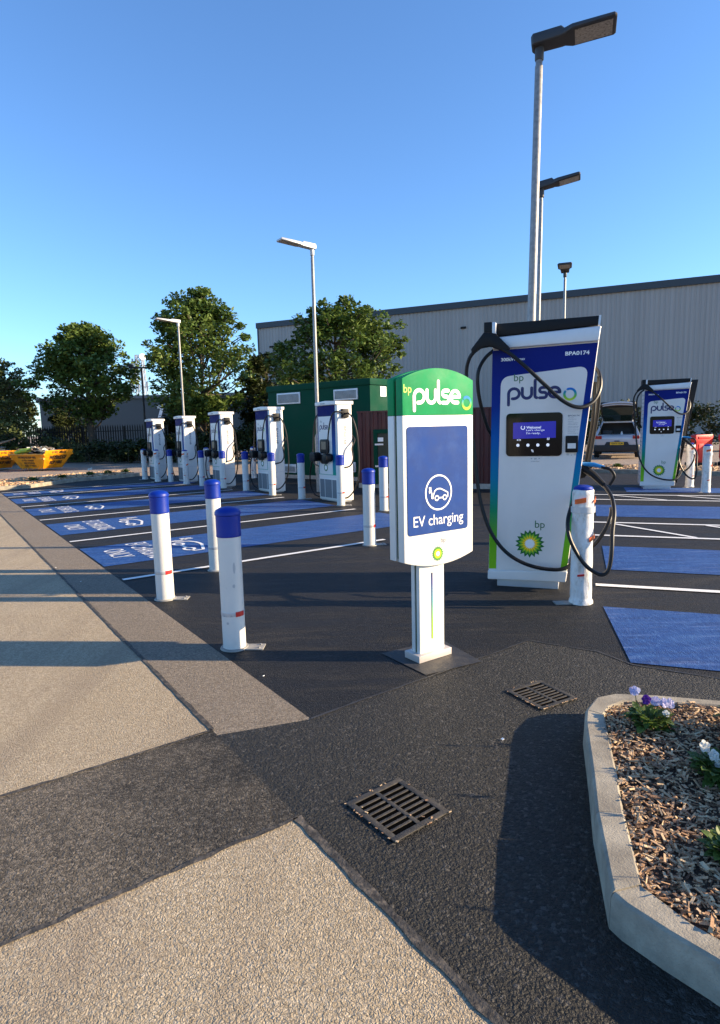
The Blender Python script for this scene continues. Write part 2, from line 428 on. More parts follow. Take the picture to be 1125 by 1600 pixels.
# new asphalt with drag streaks
q = NT('new_asphalt'); p = q.pos()
v = q.n('ShaderNodeTexVoronoi'); v.inputs['Scale'].default_value = 130; q.l(p, v.inputs['Vector'])
sep = q.n('ShaderNodeSeparateColor'); q.l(v.outputs['Color'], sep.inputs[0])
c = q.ramp(sep.outputs[0], [(0, (.006,.006,.0065)), (.7, (.013,.013,.0135)), (1, (.032,.031,.030))])
st = q.noise(q.vscale(p, .55, 3.2, 1, R(14)), 2.0, 7, .66)
c = q.mix(q.ramp(st, [(.52, (0,0,0)), (.78, (.55,)*3)]), c, (.060,.055,.048))
q.set(Base_Color=c, Roughness=q.ramp(st, [(.4, (.62,)*3), (.7, (.8,)*3)])); q.b.inputs['Specular IOR Level'].default_value = .28
q.bump(q.math('ADD', q.math('SUBTRACT', 1.0, v.outputs['Distance']), q.math('MULTIPLY', q.noise(p, 40, 3), .8)), .004); ASPH = q.m
SMOOTHPAD = mat('bitumen_pad', (.032,.031,.031), .6, var=.35, vs=14, bump=.002, bs=90)
SEAMM = mat('bitumen_overband', (.055,.051,.046), .7, var=.5, vs=30, bump=.004, bs=110, dirt=(.24,.20,.155), dirt_amt=.8, spec=.2)
# blue bay paint, brushed and worn
q = NT('blue_bay_paint'); p = q.pos()
s1 = q.noise(q.vscale(p, .8, 5.5, 1, R(18)), 2.4, 8, .7); s2 = q.noise(q.vscale(p, 26, 5.0, 1, R(-40)), 2.2, 5, .6)
c = q.ramp(s1, [(.3, srgb(2,46,100)), (.52, srgb(4,62,126)), (.72, srgb(50,92,144))])
c = q.mix(q.ramp(s2, [(.48, (0,0,0)), (.74, (.55,)*3)]), c, srgb(80,122,176))
c = q.mix(q.ramp(q.noise(q.vscale(p, .5, 7, 1, R(20)), 3.1, 6, .65), [(.56, (0,0,0)), (.72, (.5,)*3)]), c, srgb(130,146,186))
c = q.mix(q.ramp(q.noise(p, 60, 5, .7), [(.58, (0,0,0)), (.70, (.55,)*3)]), c, (.02,.022,.035))
q.set(Base_Color=c, Roughness=.62)
v = q.n('ShaderNodeTexVoronoi'); v.inputs['Scale'].default_value = 120; q.l(p, v.inputs['Vector'])
q.bump(q.math('SUBTRACT', 1.0, v.outputs['Distance']), .003); BLUEPAINT = q.m
q = NT('white_road_paint'); p = q.pos()
c = q.mix(q.ramp(q.noise(p, 45, 6, .7), [(.60, (0,0,0)), (.72, (.6,)*3)]), (.74,.74,.72), (.16,.16,.16))
q.set(Base_Color=c, Roughness=.6); q.bump(q.noise(p, 110, 3), .003); LINEPAINT = q.m
# concrete kerb
q = NT('kerb_concrete'); p = q.pos()
c = q.ramp(q.noise(p, 7, 7, .65), [(.3, (.20,.175,.135)), (.52, (.315,.28,.215)), (.72, (.42,.375,.29))])
c = q.mix(q.ramp(q.noise(p, 160, 2), [(.60, (0,0,0)), (.74, (.5,)*3)]), c, (.20,.18,.15))
c = q.mix(q.ramp(q.noise(p, 3.2, 8, .72), [(.50, (0,0,0)), (.68, (.6,)*3)]), c, (.15,.135,.11))
q.set(Base_Color=c, Roughness=.85); q.bump(q.math('ADD', q.noise(p, 150, 5), q.math('MULTIPLY', q.noise(p, 9, 4), .8)), .0022); KERBM = q.m
q = NT('wood_chips'); g = q.n('ShaderNodeNewGeometry')
c = q.ramp(g.outputs['Random Per Island'], [(0, (.15,.075,.04)), (.2, (.32,.18,.095)), (.5, (.50,.32,.18)), (.8, (.60,.42,.24)), (1, (.68,.51,.31))])
c = q.mix(q.ramp(q.noise(q.pos(), 90, 4), [(.4, (0,0,0)), (.8, (.4,)*3)]), c, (.12,.07,.045))
q.set(Base_Color=c, Roughness=.8); q.bump(q.noise(q.pos(), 220, 3), .002); CHIPM = q.m
MULCHBASE = mat('mulch_soil', (.075,.048,.030), .95, var=.4, vs=30, bump=.02, bs=60)

# ================================================================== SETTING
def struct(o): return tag(o, kind='structure')
def strip(name, pts, w, z, m, wob=.0, seed=0):
    """flat band along a polyline in plan"""
    rnd = random.Random(seed); mb = MB(); L = []; Rr = []
    P = []
    for a, b in zip(pts[:-1], pts[1:]):
        a = Vector(a); b = Vector(b); k = max(1, int((b-a).length/.06)) if wob else 1
        P += [a.lerp(b, i/k) for i in range(k)]
    P.append(Vector(pts[-1])); k = len(P)
    for i in range(k):
        t = (P[min(i+1,k-1)]-P[max(i-1,0)]).normalized(); n = Vector((-t.y, t.x))
        L.append(P[i]+n*(w/2+rnd.uniform(-wob, wob))); Rr.append(P[i]-n*(w/2+rnd.uniform(-wob, wob)))
    mb.add([(p.x, p.y, z) for p in L]+[(p.x, p.y, z) for p in Rr], [(i, i+1, i+1+k, i+k) for i in range(k-1)])
    return struct(mb.build(name, m, smooth=0))

g = MB(); g.sheet([(-900,-300),(900,-300),(900,1500),(-900,1500)], -.03); struct(g.build('ground', FARM, smooth=0))
def poly1(name, pts, z, m): return struct(MB().sheet([tuple(W1(*p)) for p in pts], z).build(name, m, smooth=0))
# beige road, its brown edge strip, trench patch, coarse asphalt, new asphalt of the car park
poly1('road', [(-40,2.86),(1.05,2.86),(1.05,22),(-40,60)], 0, ROADM)
poly1('road', [(-6,-6),(1.05,-6),(1.05,1.98),(-40,1.98),(-40,-6)], 0, ROADM)
poly1('trench_patch', [(-40,1.98),(1.05,1.98),(1.05,2.86),(-40,2.86)], 0, PATCHM)
poly1('road_edge_strip', [(1.05,2.80),(1.51,2.66),(1.51,24),(1.05,22)], 0, STRIPM)
SE = [W1(1.51,2.66), Vector((-.111,3.182)), Vector((.346,3.517)), Vector((1.16,4.143)), Vector((1.55,3.90)), Vector((1.68,3.66)), Vector((2.12,3.40)), Vector((4.2,2.66)), Vector((9.0,.95))]
b0 = W1(1.05,2.80)
struct(MB().sheet([tuple(b0), tuple(W1(1.05,-6)), (9.0,-7.0)] + [tuple(p) for p in reversed(SE)], 0).build('asphalt_apron', COARSEM, smooth=0))
lot = [tuple(p) for p in SE] + [(16,6.0),(12.5,14.2),(9.642,16.369),(7.2,18.3),(1,20.8),(-7.926,21.86),(-9.25,20.1),(-9.6,17.9),(-10.2,17.3)]
lot = lot + [tuple(W1(1.51,19.3))]
struct(MB().sheet(lot, 0).build('car_park', ASPH, smooth=0))
# seams
strip('bitumen_seam', [W1(1.05,30), W1(1.05,2.86)], .022, .004, SEAMM, .004, 1)
strip('bitumen_seam', [W1(1.045,1.98), W1(1.045,-3)], .032, .004, SEAMM, .005, 2)
strip('bitumen_seam', [W1(-6,2.86), W1(-2.2,2.86), W1(1.05,2.86)], .014, .004, SEAMM, .006, 3)
strip('bitumen_seam', [W1(-6,1.98), W1(-2,1.985), W1(1.05,1.98)], .020, .004, SEAMM, .007, 4)
strip('bitumen_seam', SE, .012, .004, SMOOTHPAD, .004, 5)
struct(MB().sheet([tuple(W1(1.95,2.58)), (.378,3.575), (.757,3.768), (.557,4.20), (.12,3.955)][1:], .005).build('bitumen_pad', SMOOTHPAD, smooth=0))

# blue bays, lines and lettering of the left row
NL = [6.52, 9.40, 12.22, 14.83, 17.45, 19.0]
ENDS = [4.94, 6.45, 6.45, 6.35, 6.2, 5.6]
for n, e in zip(NL, ENDS): strip('bay_line', [W1(1.53, n), W1(e, n)], .075, .009, LINEPAINT)
NB = [(7.33,8.72), (10.12,11.55), (13.0,14.3), (15.6,16.9), (17.85,18.7)]
for a, b in NB:
    struct(MB().sheet([tuple(W1(*p)) for p in ((1.53,a),(6.5,a),(6.5,b),(1.53,b))], .005).build('blue_bay', BLUEPAINT, smooth=0))
for a, b in NB:
    s = (b-a)/1.39; mid = (a+b)/2
    def PG(x, y, mid=mid): p = W1(y, mid-x); return (p.x, p.y, .0095)
    mb = MB()
    put_text(mb, 'EV CHARGING', -.60*s, .60*s, 2.08, 2.36, PG, .0)
    put_text(mb, 'ONLY', -.32*s, .32*s, 1.73, 1.98, PG, .0)
    car_icon(mb, 0, 2.78, .62*s, PG, .042, ry=.42)
    struct(mb.build('bay_lettering', LINEPAINT, smooth=0))
# right row
for n, e0, e1_ in ((5.98,.18,6), (8.70,.2,6), (9.86,.2,6.2), (12.83,.3,7), (13.72,.3,7)):
    strip('bay_line', [W2(e0, n), W2(e1_, n)], .085, .009, LINEPAINT)
for n0, n1_, es in ((8.75, 9.81, [(.45,1.45),(1.75,2.75),(3.05,4.05)]), (12.88, 13.67, [(.6,1.6),(1.9,2.9),(3.2,4.2)])):
    for a, b in es: strip('hatch_line', [W2(a, n1_), W2(b, n0)], .07, .009, LINEPAINT)
for k, (a, b, e0) in enumerate(((4.04,5.27,.25), (6.66,7.95,.3), (10.52,12.0,.3), (14.3,15.3,1.0))):
    q0 = [W2(.34,a), W2(6,a), W2(6,b), W2(.22,b)] if k == 0 else [W2(e0,a), W2(6.5,a), W2(6.5,b), W2(e0,b)]
    struct(MB().sheet([tuple(p) for p in q0], .005).build('blue_bay', BLUEPAINT, smooth=0))

# ------------------------------------------------------------------ near planter
KO = [(4.6,2.07),(1.770,2.906),(1.489,2.984),(1.293,3.015),(1.185,2.979),(1.077,2.84),(1.029,2.721),(.907,2.316),(.82,2.043),(.768,1.84),(.72,1.656),(.739,1.612),(.812,1.511),(.887,1.421),(2.0,-.10)]
def offset_line(pts, d):
    P = [Vector(p) for p in pts]; out = []
    for i in range(len(P)):
        t = (P[min(i+1,len(P)-1)]-P[max(i-1,0)]).normalized(); out.append(P[i]+Vector((-t.y, t.x))*d)
    return out
KI = [Vector(p) for p in ((4.57,2.00),(1.734,2.844),(1.45,2.905),(1.30,2.92),(1.20,2.86),(1.145,2.78),(1.11,2.66),(1.0,2.285),(.918,2.028),(.868,1.84),(.824,1.683),(.84,1.655),(.897,1.54),(.965,1.46),(2.09,-.05))]
KH = .12
mb = MB()
def kerb_run(mb, outer, inner, h):
    secs = []
    for a, b in zip(outer, inner):
        a = Vector(a); b = Vector(b); d = (b-a).normalized()
        pr = [(-.006,-.05),(.0,h-.018),(.004,h-.007),(.014,h)]
        secs.append([(a.x+d.x*o_, a.y+d.y*o_, z_) for o_, z_ in pr] + [(b.x-d.x*.008, b.y-d.y*.008, h), (b.x, b.y, h-.006), (b.x, b.y, -.05)])
    mb.loft(secs)
# split in stones with open joints
def lerp_pt(P, t):
    i = min(int(t), len(P)-2); return Vector(P[i]).lerp(Vector(P[i+1]), t-i)
cuts = [0, 5.0, 8.0, 10.0, 14]
for a, b in zip(cuts[:-1], cuts[1:]):
    ts = [a+.014] + [i for i in range(int(a)+1, int(b)+1) if a+.02 < i < b-.02] + [b-.014]
    kerb_run(mb, [lerp_pt(KO, t) for t in ts], [lerp_pt(KI, t) for t in ts], KH + random.uniform(-.003,.003))
struct(mb.build('planter_kerb', KERBM, smooth=30))
bed = [tuple(p) for p in KI] + [(4.57,-.05)]
struct(MB().sheet(bed, .095).build('mulch_bed', MULCHBASE, smooth=0))
def inside(x, y, poly):
    c = False; n = len(poly)
    for i in range(n):
        x1, y1 = poly[i]; x2, y2 = poly[i-1]
        if (y1 > y) != (y2 > y) and x < (x2-x1)*(y-y1)/(y2-y1)+x1: c = not c
    return c
mb = MB(); rnd = random.Random(11); cnt = 0
for i in range(90000):
    x = .75+2.6*rnd.random()**1.35; y = rnd.uniform(.6,3.0)
    if not inside(x, y, bed): continue
    cnt += 1
    if cnt > 21000: break
    l = rnd.choice((.006,.009,.012,.016,.020,.026,.034,.044))*rnd.uniform(.8,1.25); w = rnd.uniform(.003,.011)*(1.5 if rnd.random() < .2 else 1); h = rnd.uniform(.002,.005)
    M = Matrix.Rotation(rnd.uniform(0,2*PI),3,'Z') @ Matrix.Rotation(rnd.gauss(0,.24),3,'Y') @ Matrix.Rotation(rnd.gauss(0,.3),3,'X')
    z = .100+rnd.random()**1.5*.026+.012*noise.noise((x*6,y*6,0))
    mb.obox((x,y,z), l, w, h, M)
    k = len(mb.v)-8   # taper the ends so chips are splinters, not boxes
    for e in range(8):
        if rnd.random() < .6:
            v = Vector(mb.v[k+e]); mb.v[k+e] = tuple(v.lerp(Vector((x,y,z)), rnd.uniform(.05,.45)))
tag(mb.build('wood_chip_mulch', CHIPM, smooth=0, recalc=False), 'brown and tan wood chip mulch filling the kerbed bed', 'mulch', kind='stuff')

# pansies -----------------------------------------------------------
def leaf_blade(mb, base, d, l, w, bend, mi=0):
    d = Vector(d).normalized(); side = d.cross(Vector((0,0,1))).normalized(); up = side.cross(d)
    b = Vector(base); pts = []
    prof = [(0,.12),(.25,.75),(.55,1),(.82,.6),(1,.05)]
    vs = []
    for t, ww in prof:
        c = b + d*l*t - Vector((0,0,1))*bend*l*t*t
        vs += [c - side*w*ww/2 + up*w*.12*ww, c, c + side*w*ww/2 + up*w*.12*ww]
    fs = []
    for i in range(4):
        o = i*3; fs += [(o,o+1,o+4,o+3),(o+1,o+2,o+5,o+4)]
    mb.add(vs, fs, mi)
def pansy(x, y, s, label, blooms, seed, ground=.105):
    rnd = random.Random(seed)
    t = thing('pansy_plant', (x, y, ground), rnd.uniform(0,6), label, 'flower', 'pansies in the mulch bed')
    t.rotation_euler[2] = 0
    mb = MB()
    for i in range(int(85*min(1.3,s/.09))):
        a = rnd.uniform(0,2*PI); el = rnd.uniform(.1,1.2); r = rnd.random()**.5*s*.55
        base = (r*math.cos(a), r*math.sin(a), rnd.uniform(0,s*.65)*(1-r/s*.7))
        leaf_blade(mb, base, (math.cos(a)*math.cos(el), math.sin(a)*math.cos(el), math.sin(el)), rnd.uniform(.45,.8)*s*.75, rnd.uniform(.30,.46)*s*.75, rnd.uniform(.1,.6))
    mb.build('foliage', LEAF_GREEN, t, smooth=0, recalc=False)
    for bx, by, bz, r, m in blooms:
        r *= .82
        mb = MB(); mb.tube([(bx*.4, by*.4, s*.2), (bx*.8, by*.8, bz*.6), (bx, by, bz)], .0018, 5); mb.build('stem', LEAF_GREEN, t)
        mb = MB(); nrm = Vector((-.25+rnd.uniform(-.4,.4), -.85, .25+rnd.uniform(-.3,.3))).normalized()
        sx = nrm.cross(Vector((0,0,1))).normalized(); sz = sx.cross(nrm)
        for k in range(5):
            a = R(90+72*k); c = Vector((bx,by,bz))+(sx*math.cos(a)+sz*math.sin(a))*r*.52+nrm*.002*k
            rr = r*rnd.uniform(.55,.7)
            ring = [c+(sx*math.cos(R(q))+sz*math.sin(R(q)))*rr*rnd.uniform(.85,1.12)+nrm*rnd.uniform(-.25,.35)*rr for q in range(0,360,36)]
            mb.add([c]+ring, [(0,i+1,(i+1)%10+1) for i in range(10)])
        mb.build('flower', m, t, smooth=0, recalc=False)
    return t
pansy(1.315, 2.68, .125, 'pansy plant with lilac and deep purple flowers at the kerb corner of the mulch bed',
      [(-.075,.0,.175,.026,PET_LILAC),(-.025,-.01,.135,.024,PET_PURPLE),(.03,.01,.118,.026,PET_LILAC),(.065,.0,.112,.026,PET_LILAC),(.10,.02,.10,.025,PET_LILAC),(.05,-.05,.085,.018,PET_WHITE)], 1)
pansy(1.39, 2.25, .135, 'pansy plant with white flowers in the middle of the mulch bed at the picture edge',
      [(-.05,.03,.12,.026,PET_WHITE),(-.03,.0,.10,.024,PET_WHITE),(-.015,-.02,.075,.022,PET_WHITE),(.05,.02,.125,.027,PET_WHITE),(.075,.0,.10,.025,PET_WHITE),(.06,-.03,.075,.02,PET_WHITE)], 2)
pansy(1.17, 1.80, .11, 'green pansy plant without flowers lowest in the mulch bed', [], 3)
for i, (x, y, s_) in enumerate(((1.72,2.52,.20),(1.66,2.24,.27),(1.58,1.96,.22),(1.45,1.66,.24),(2.0,2.2,.3))):  # added outside the view so their leaves dapple the mulch and kerb
    pansy(x, y, s_, 'leafy plant added out of view at the right of the mulch bed to cast dappled shade', [(.02,0,s_*1.15,.03,PET_WHITE)], 20+i)

# drain grates ------------------------------------------------------
def grate(c, rz, w, h, label):
    t = thing('drain_grate', (c[0], c[1], 0), rz, label, 'drain grate')
    MB().sheet([(-w/2+.004,-h/2+.004),(w/2-.004,-h/2+.004),(w/2-.004,h/2-.004),(-w/2+.004,h/2-.004)], .0045).build('gully_shade_sheet', PITSHADE, t, smooth=0)  # flat black sheet, painted shade in place of an open pit
    mb = MB(); z0, z1 = .003, .009; f = .026
    mb.box(-w/2,w/2,-h/2,-h/2+f,z0,z1); mb.box(-w/2,w/2,h/2-f,h/2,z0,z1)
    mb.box(-w/2,-w/2+f,-h/2+f,h/2-f,z0,z1); mb.box(w/2-f,w/2,-h/2+f,h/2-f,z0,z1)
    mb.build('frame', IRON, t, bevel=.002)
    mb = MB(); mb.box(-.009,.009,-h/2+f,h/2-f,z0,z1-.001)
    n = 8; pitch = (h-2*f)/n
    for i in range(1, n):
        y = -h/2+f+pitch*i
        for a, b in ((-w/2+f,-.009),(.009,w/2-f)): mb.box(a, b, y-.006, y+.006, z0, z1-.0015)
    mb.build('bars', IRON, t, bevel=.002)
    rnd = random.Random(int(c[0]*100)); mb = MB()
    for i in range(34):
        a = rnd.choice(((-w/2-.006, rnd.uniform(-h/2,h/2)),(rnd.uniform(-w/2,w/2), -h/2-.006),(rnd.uniform(-w/2,w/2), h/2),(rnd.uniform(-w/2,w/2), rnd.uniform(-h/2,h/2))))
        mb.obox((a[0],a[1],.011), rnd.uniform(.004,.014), rnd.uniform(.003,.006), .002, Matrix.Rotation(rnd.uniform(0,6),3,'Z') @ Matrix.Rotation(rnd.gauss(0,.3),3,'X'))
    tag(mb.build('leaf_litter', CHIPM, t, smooth=0, recalc=False), kind='stuff')
grate((.119,2.263), math.atan2(.173,.227), .285, .305, 'cast iron drain grate in the foreground where beige road meets black asphalt')
grate((.988,3.263), math.atan2(.128,.237), .268, .28, 'cast iron drain grate beside the rounded kerb corner of the planter')

# ================================================================== BOLLARDS
def make_bollard():
    t = thing('bollard', (0,0,0), 0, 'bollard', 'bollard', 'white bollards with blue caps')
    MB().lathe([(.079,0),(.079,.80)], n=28).build('post', WHITE, t)
    MB().lathe([(.0835,.795),(.0850,.80),(.0835,.812),(.0835,.94),(.0885,.945),(.0885,.962),(.080,.978),(.052,.993),(.012,1.0)], n=28).build('cap', CAPBLUE, t)
    MB().lathe([(.0802,.245),(.0808,.247),(.0808,.273),(.0802,.275)], n=28).build('reflective_band', REFLECT, t)
    mb = MB(); L = []
    for z in (.243,.277):
        for r in (.0806,.0826):
            L.append([(r*math.cos(R(a)), r*math.sin(R(a)), z) for a in range(-62,-8,6)])
    k = len(L[0]); secs = [[L[0][i], L[1][i], L[3][i], L[2][i]] for i in range(k)]; mb.loft(secs)
    mb.build('red_reflector', RED, t)
    mb = MB(); mb.lathe([(.098,0),(.100,.004),(.096,.012),(.082,.014)], n=28); mb.build('base_ring', FLANGE, t)
    mb = MB(); mb.box(.075,.21,-.055,.055,.0,.009); bp_ = mb.build('base_plate', FLANGE, t, bevel=.002)
    for y in (-.032,.032): MB().lathe([(.010,.009),(.010,.016),(.006,.018)], c=(.178,y,0), n=6).build('bolt', GALV, bp_)
    return t
BL = [
 (-.901,4.145,-.05,'smudged white bollard with blue cap nearest the camera, left of the EV charging sign'),
 (-1.794,5.461,.0,'white bollard with blue cap at the left asphalt edge beside the first white line'),
 (-1.582,6.587,.5,'white bollard with blue cap half hidden behind the nearest bollard'),
 (.118,7.815,.2,'white bollard with blue cap standing just left of the EV charging sign'),
 (-1.255,13.302,.1,'white bollard with blue cap in shade just left of the pale lamp post base'),
 (-2.859,15.476,.1,'white bollard with blue cap just left of the second nearest slim charger'),
 (-2.026,14.245,.1,'white bollard with blue cap in front of the second nearest slim charger'),
 (-.369,12.015,.0,'white bollard with blue cap in front of the nearest slim charger'),
 (-5.794,18.905,.1,'white bollard with blue cap right of the farthest slim charger'),
 (-4.393,17.171,.1,'white bollard with blue cap just right of the second farthest slim charger'),
 (-3.617,16.331,.1,'white bollard with blue cap in front of the middle slim charger of the row'),
 (.438,11.111,.1,'white bollard with blue cap in shade before the green door, mostly hidden by the sign'),
]
first = make_bollard()
for i, (x, y, a, lab) in enumerate(BL):
    o = first if i == 0 else copy_tree(first)
    o.location = (x, y, 0); o.rotation_euler = (0, 0, a); o['label'] = lab

rnd = random.Random(17)
for k_, (a0, z0_, hh) in enumerate(((-64,.585,.085),(-70,.46,.03),(-110,.20,.02))):
    mb = MB(); L_ = []
    for i in range(9):
        a = R(a0+i*1.6); w_ = hh*(.25+.75*math.sin(PI*(i+.5)/9))*rnd.uniform(.6,1.1)
        L_.append([(.0793*math.cos(a), .0793*math.sin(a), z0_-w_/2), (.0797*math.cos(a), .0797*math.sin(a), z0_-w_/2), (.0797*math.cos(a), .0797*math.sin(a), z0_+w_/2), (.0793*math.cos(a), .0793*math.sin(a), z0_+w_/2)])
    mb.loft(L_); mb.build('scuff_mark', SHELLGREY, first)
def make_wrapped(seed):
    rnd = random.Random(seed)
    t = thing('wrapped_bollard', (0,0,0), 0, 'bollard', 'bollard', 'bollards still wrapped in white film')
    mb = MB(); n = 32; k = 44; secs = []
    for i in range(k+1):
        z = .003+.965*i/k; ring = []
        for j in range(n):
            a = 2*PI*j/n
            w = noise.noise((math.cos(a)*2.2+seed, math.sin(a)*2.2, z*7))*.0035 + noise.noise((math.cos(a)*6, math.sin(a)*6+seed, z*22))*.0018
            r = .086 + w*(2.4 if z < .2 else 1) + (.010 if z < .03 else 0)
            if i == k: r = .074
            ring.append((r*math.cos(a), r*math.sin(a), z+(.012*math.sin(3*a+seed) if i == k-1 else 0)))
        secs.append(ring)
    mb.loft(secs); mb.build('film_wrap', FILM, t, smooth=60)
    MB().lathe([(.076,.955),(.080,.968),(.070,.985),(.040,.997),(.010,1.0)], n=24).build('cap', CAPBLUE, t)
    def patch(name, a0, a1, z0, z1, slant, m):
        mb = MB(); secs = []
        for i in range(13):
            a = a0+(a1-a0)*i/12; sl = slant*i/12
            r0, r1 = .0955, .0985
            secs.append([(r0*math.cos(R(a)), r0*math.sin(R(a)), z0+sl), (r1*math.cos(R(a)), r1*math.sin(R(a)), z0+sl), (r1*math.cos(R(a)), r1*math.sin(R(a)), z1+sl), (r0*math.cos(R(a)), r0*math.sin(R(a)), z1+sl)])
        mb.loft(secs); mb.build(name, m, t)
    patch('grey_tape', -180, 0, .775, .825, 0, REFLECT)
    patch('orange_tape', -150, -95, .845, .885, .02, TAPE)
    patch('orange_tape', -50, -15, .85, .875, .03, TAPE)
    patch('orange_tape', -75, -30, .535, .57, .03, TAPE)
    patch('orange_tape', -128, -95, .245, .262, .01, RED)
    MB().box(-.22,-.07,-.05,.05,0,.010).build('base_plate', FLANGE, t, bevel=.002)
    return t
WL = [
 (1.84,5.024,.0,'film wrapped white bollard with orange tape right in front of the nearest tapered charger'),
 (7.25,12.791,.3,'film wrapped white bollard at the right picture edge in front of the red barriers'),
 (7.48,13.861,.6,'film wrapped white bollard behind the hanging cable of the farther tapered charger'),
 (-7.046,20.226,1.0,'film wrapped white bollard leftmost of the whole far row, left of the farthest slim charger'),
 (-6.279,19.155,.5,'film wrapped white bollard in front of the farthest slim charger'),
 (-5.084,18.055,.2,'film wrapped white bollard in front of the second farthest slim charger'),
 (-4.967,20.124,.8,'film wrapped white bollard standing far behind, between second farthest and middle slim chargers'),
 (-3.363,19.641,.1,'film wrapped white bollard far behind, just left of the second nearest slim charger'),
]
fw = make_wrapped(3)
for i, (x, y, a, lab) in enumerate(WL):
    o = fw if i == 0 else copy_tree(fw)
    o.location = (x, y, 0); o.rotation_euler = (0, 0, a); o['label'] = lab

# ================================================================== TAPERED CHARGER (right)
def make_charger_b(code, label, loc):
    t = thing('tapered_charger', loc, RZ2, label, 'EV charger', 'tapered charging stations on the right')
    D = .62
    out = [(0,.10),(.69,.10),(.925,2.29),(.035,2.25)]
    mb = MB(); mb.prism(out, 0, D); mb.build('casing', CASE, t, bevel=.012, seg=3)
    MB().box(.075,.625,.05,D-.05,0,.10).build('plinth', SILVER, t, bevel=.006)
    mb = MB(); mb.prism([(-.006,.075),(.690,.085),(.703,.185),(-.003,.160)], -.022, .02); mb.build('bumper', CASE, t, bevel=.014, seg=3)
    mb = MB(); mb.prism(rquad([(.005,.175),(.695,.195),(.905,2.172),(.028,2.158)], [.004]*4), -.004, .01); mb.build('front_film', GRADB, t, smooth=0)
    mb = MB(); mb.prism(rquad([(.072,.175),(.640,.190),(.835,1.985),(.104,1.925)], [.004,.004,.085,.085]), -.0065, .0); mb.build('front_panel', CASE, t, smooth=0)
    mb = MB(); mb.prism([(.026,2.166),(.913,2.182),(.928,2.305),(.030,2.268)], -.035, .02); mb.build('header', SILVER, t, bevel=.015, seg=3)
    mb = MB(); mb.prism([(.060,2.275),(.905,2.312),(.918,2.388),(.062,2.385)], -.03, D*.9); mb.build('top_cap', BLACK, t, bevel=.006)
    MB().prism([(.902,2.312),(.918,2.312),(.926,2.390),(.908,2.390)], -.034, D*.9+.004).build('cap_end', SILVER, t)
    mb = MB()
    for i in range(22):
        z = .28+i*.085; x = .0+.035*(z-.1)/2.2
        mb.box(x-.004, x+.012, .10, D-.12, z, z+.018)
    mb.build('side_vents', SHELLGREY, t)
    # cable boom and its cone
    mb = MB(); mb.box(-.035,.035,-.10,.22,2.27,2.395); mb.build('cable_boom', BLACK, t, bevel=.008)
    MB().box(.036,.066,-.10,.05,2.285,2.39).build('boom_end', SILVER, t, bevel=.004)
    mb = MB()
    mb.loft([[(x,y,z) for x, z in rr] for y, rr in ((-.13, [(-.135,2.125),(-.06,2.175),(.02,2.185),(.10,2.15),(.175,2.12),(.19,2.165),(.07,2.29),(-.03,2.31),(-.145,2.17)]), (-.06, [(-.135,2.125),(-.06,2.175),(.02,2.185),(.10,2.15),(.175,2.12),(.19,2.165),(.07,2.29),(-.03,2.31),(-.145,2.17)]))])
    mb.build('cable_guide', BLACK, t, bevel=.012)
    # screen
    mb = MB(); mb.prism(rrect(.154,.634,1.22,1.600,.035), -.014, -.006); mb.build('screen_bezel', GLASSBLK, t, smooth=0)
    sp = MB().prism([(.215,1.375),(.580,1.380),(.580,1.525),(.215,1.518)], -.0155, -.0142).build('display', SCREEN, t, smooth=0)
    mb = MB(); P = fr(-.0165)
    put_text(mb, 'Welcome!', .330,.455,1.463,1.485, P, .02); put_text(mb, "Let's charge", .330,.485,1.438,1.458, P); put_text(mb, "I'm ready.", .330,.450,1.410,1.432, P)
    ribbon(mb, arc(.300,1.474,.016,130,400), .006, P)
    for i, x in enumerate((.258,.345,.430,.515)):
        c = (x,1.318)
        mb.add([P(*c)]+[P(c[0]+.014*math.cos(R(a)), c[1]+.014*math.sin(R(a))) for a in range(0,360,30)], [(0,j+1,(j+1)%12+1) for j in range(12)])
    put_text(mb, 'o', .248,.284,1.358,1.372, P); put_text(mb, '#', .505,.530,1.360,1.384, P); ribbon(mb, arc(.375,1.262,.016,-20,90), .004, P); ribbon(mb, arc(.375,1.262,.008,-20,90), .004, P)
    mb.build('screen_lettering', SCRTXT, t, smooth=0)
    # card reader
    mb = MB(); mb.prism(rrect(.662,.765,1.250,1.395,.008), -.030, -.006); mb.build('card_reader', BLACK, t, bevel=.003)
    MB().box(.680,.748,-.0315,-.0302,1.285,1.330).build('card_slot', SILVER, t, smooth=0)
    mb = MB(); P = fr(-.0078)
    put_text(mb, code.replace('A0','O0'), .678,.772,1.560,1.574, P, .02)
    for i, (z, w) in enumerate(((1.545,.05),(1.532,.07),(1.515,.045),(1.50,.085),(1.488,.08),(1.470,.09),(1.458,.085),(1.440,.09),(1.426,.06),(1.412,.09))):
        put_text(mb, 'minimum charge rate', .678, .678+w, z, z+.008, P)
    mb.build('small_print', LETTERGREY, t, smooth=0); mb = MB(); put_text(mb, '= - =', .672,.755,1.225,1.238, P); mb.build('card_marks', LETTERGREY, t, smooth=0); mb = MB(); put_text(mb, 'contactless', .372,.445,1.170,1.180, P); put_text(mb, '+ # +', .368,.452,1.188,1.204, P)
    mb.build('small_print', LETTERGREY, t, smooth=0)
    # lettering
    mb = MB(); P = fr(-.0055)
    put_text(mb, '300kW', .104,.235,2.060,2.090, P, .03); mb.build('power_lettering', LETTERWHITE, t, smooth=0)
    mb = MB(); put_text(mb, 'max', .262,.310,2.062,2.078, P, .01); mb.build('power_lettering', LETTERWHITE, t, smooth=0)
    mb = MB(); put_text(mb, code, .645,.840,2.078,2.112, P, .03); mb.build('unit_lettering', LETTERWHITE, t, smooth=0)
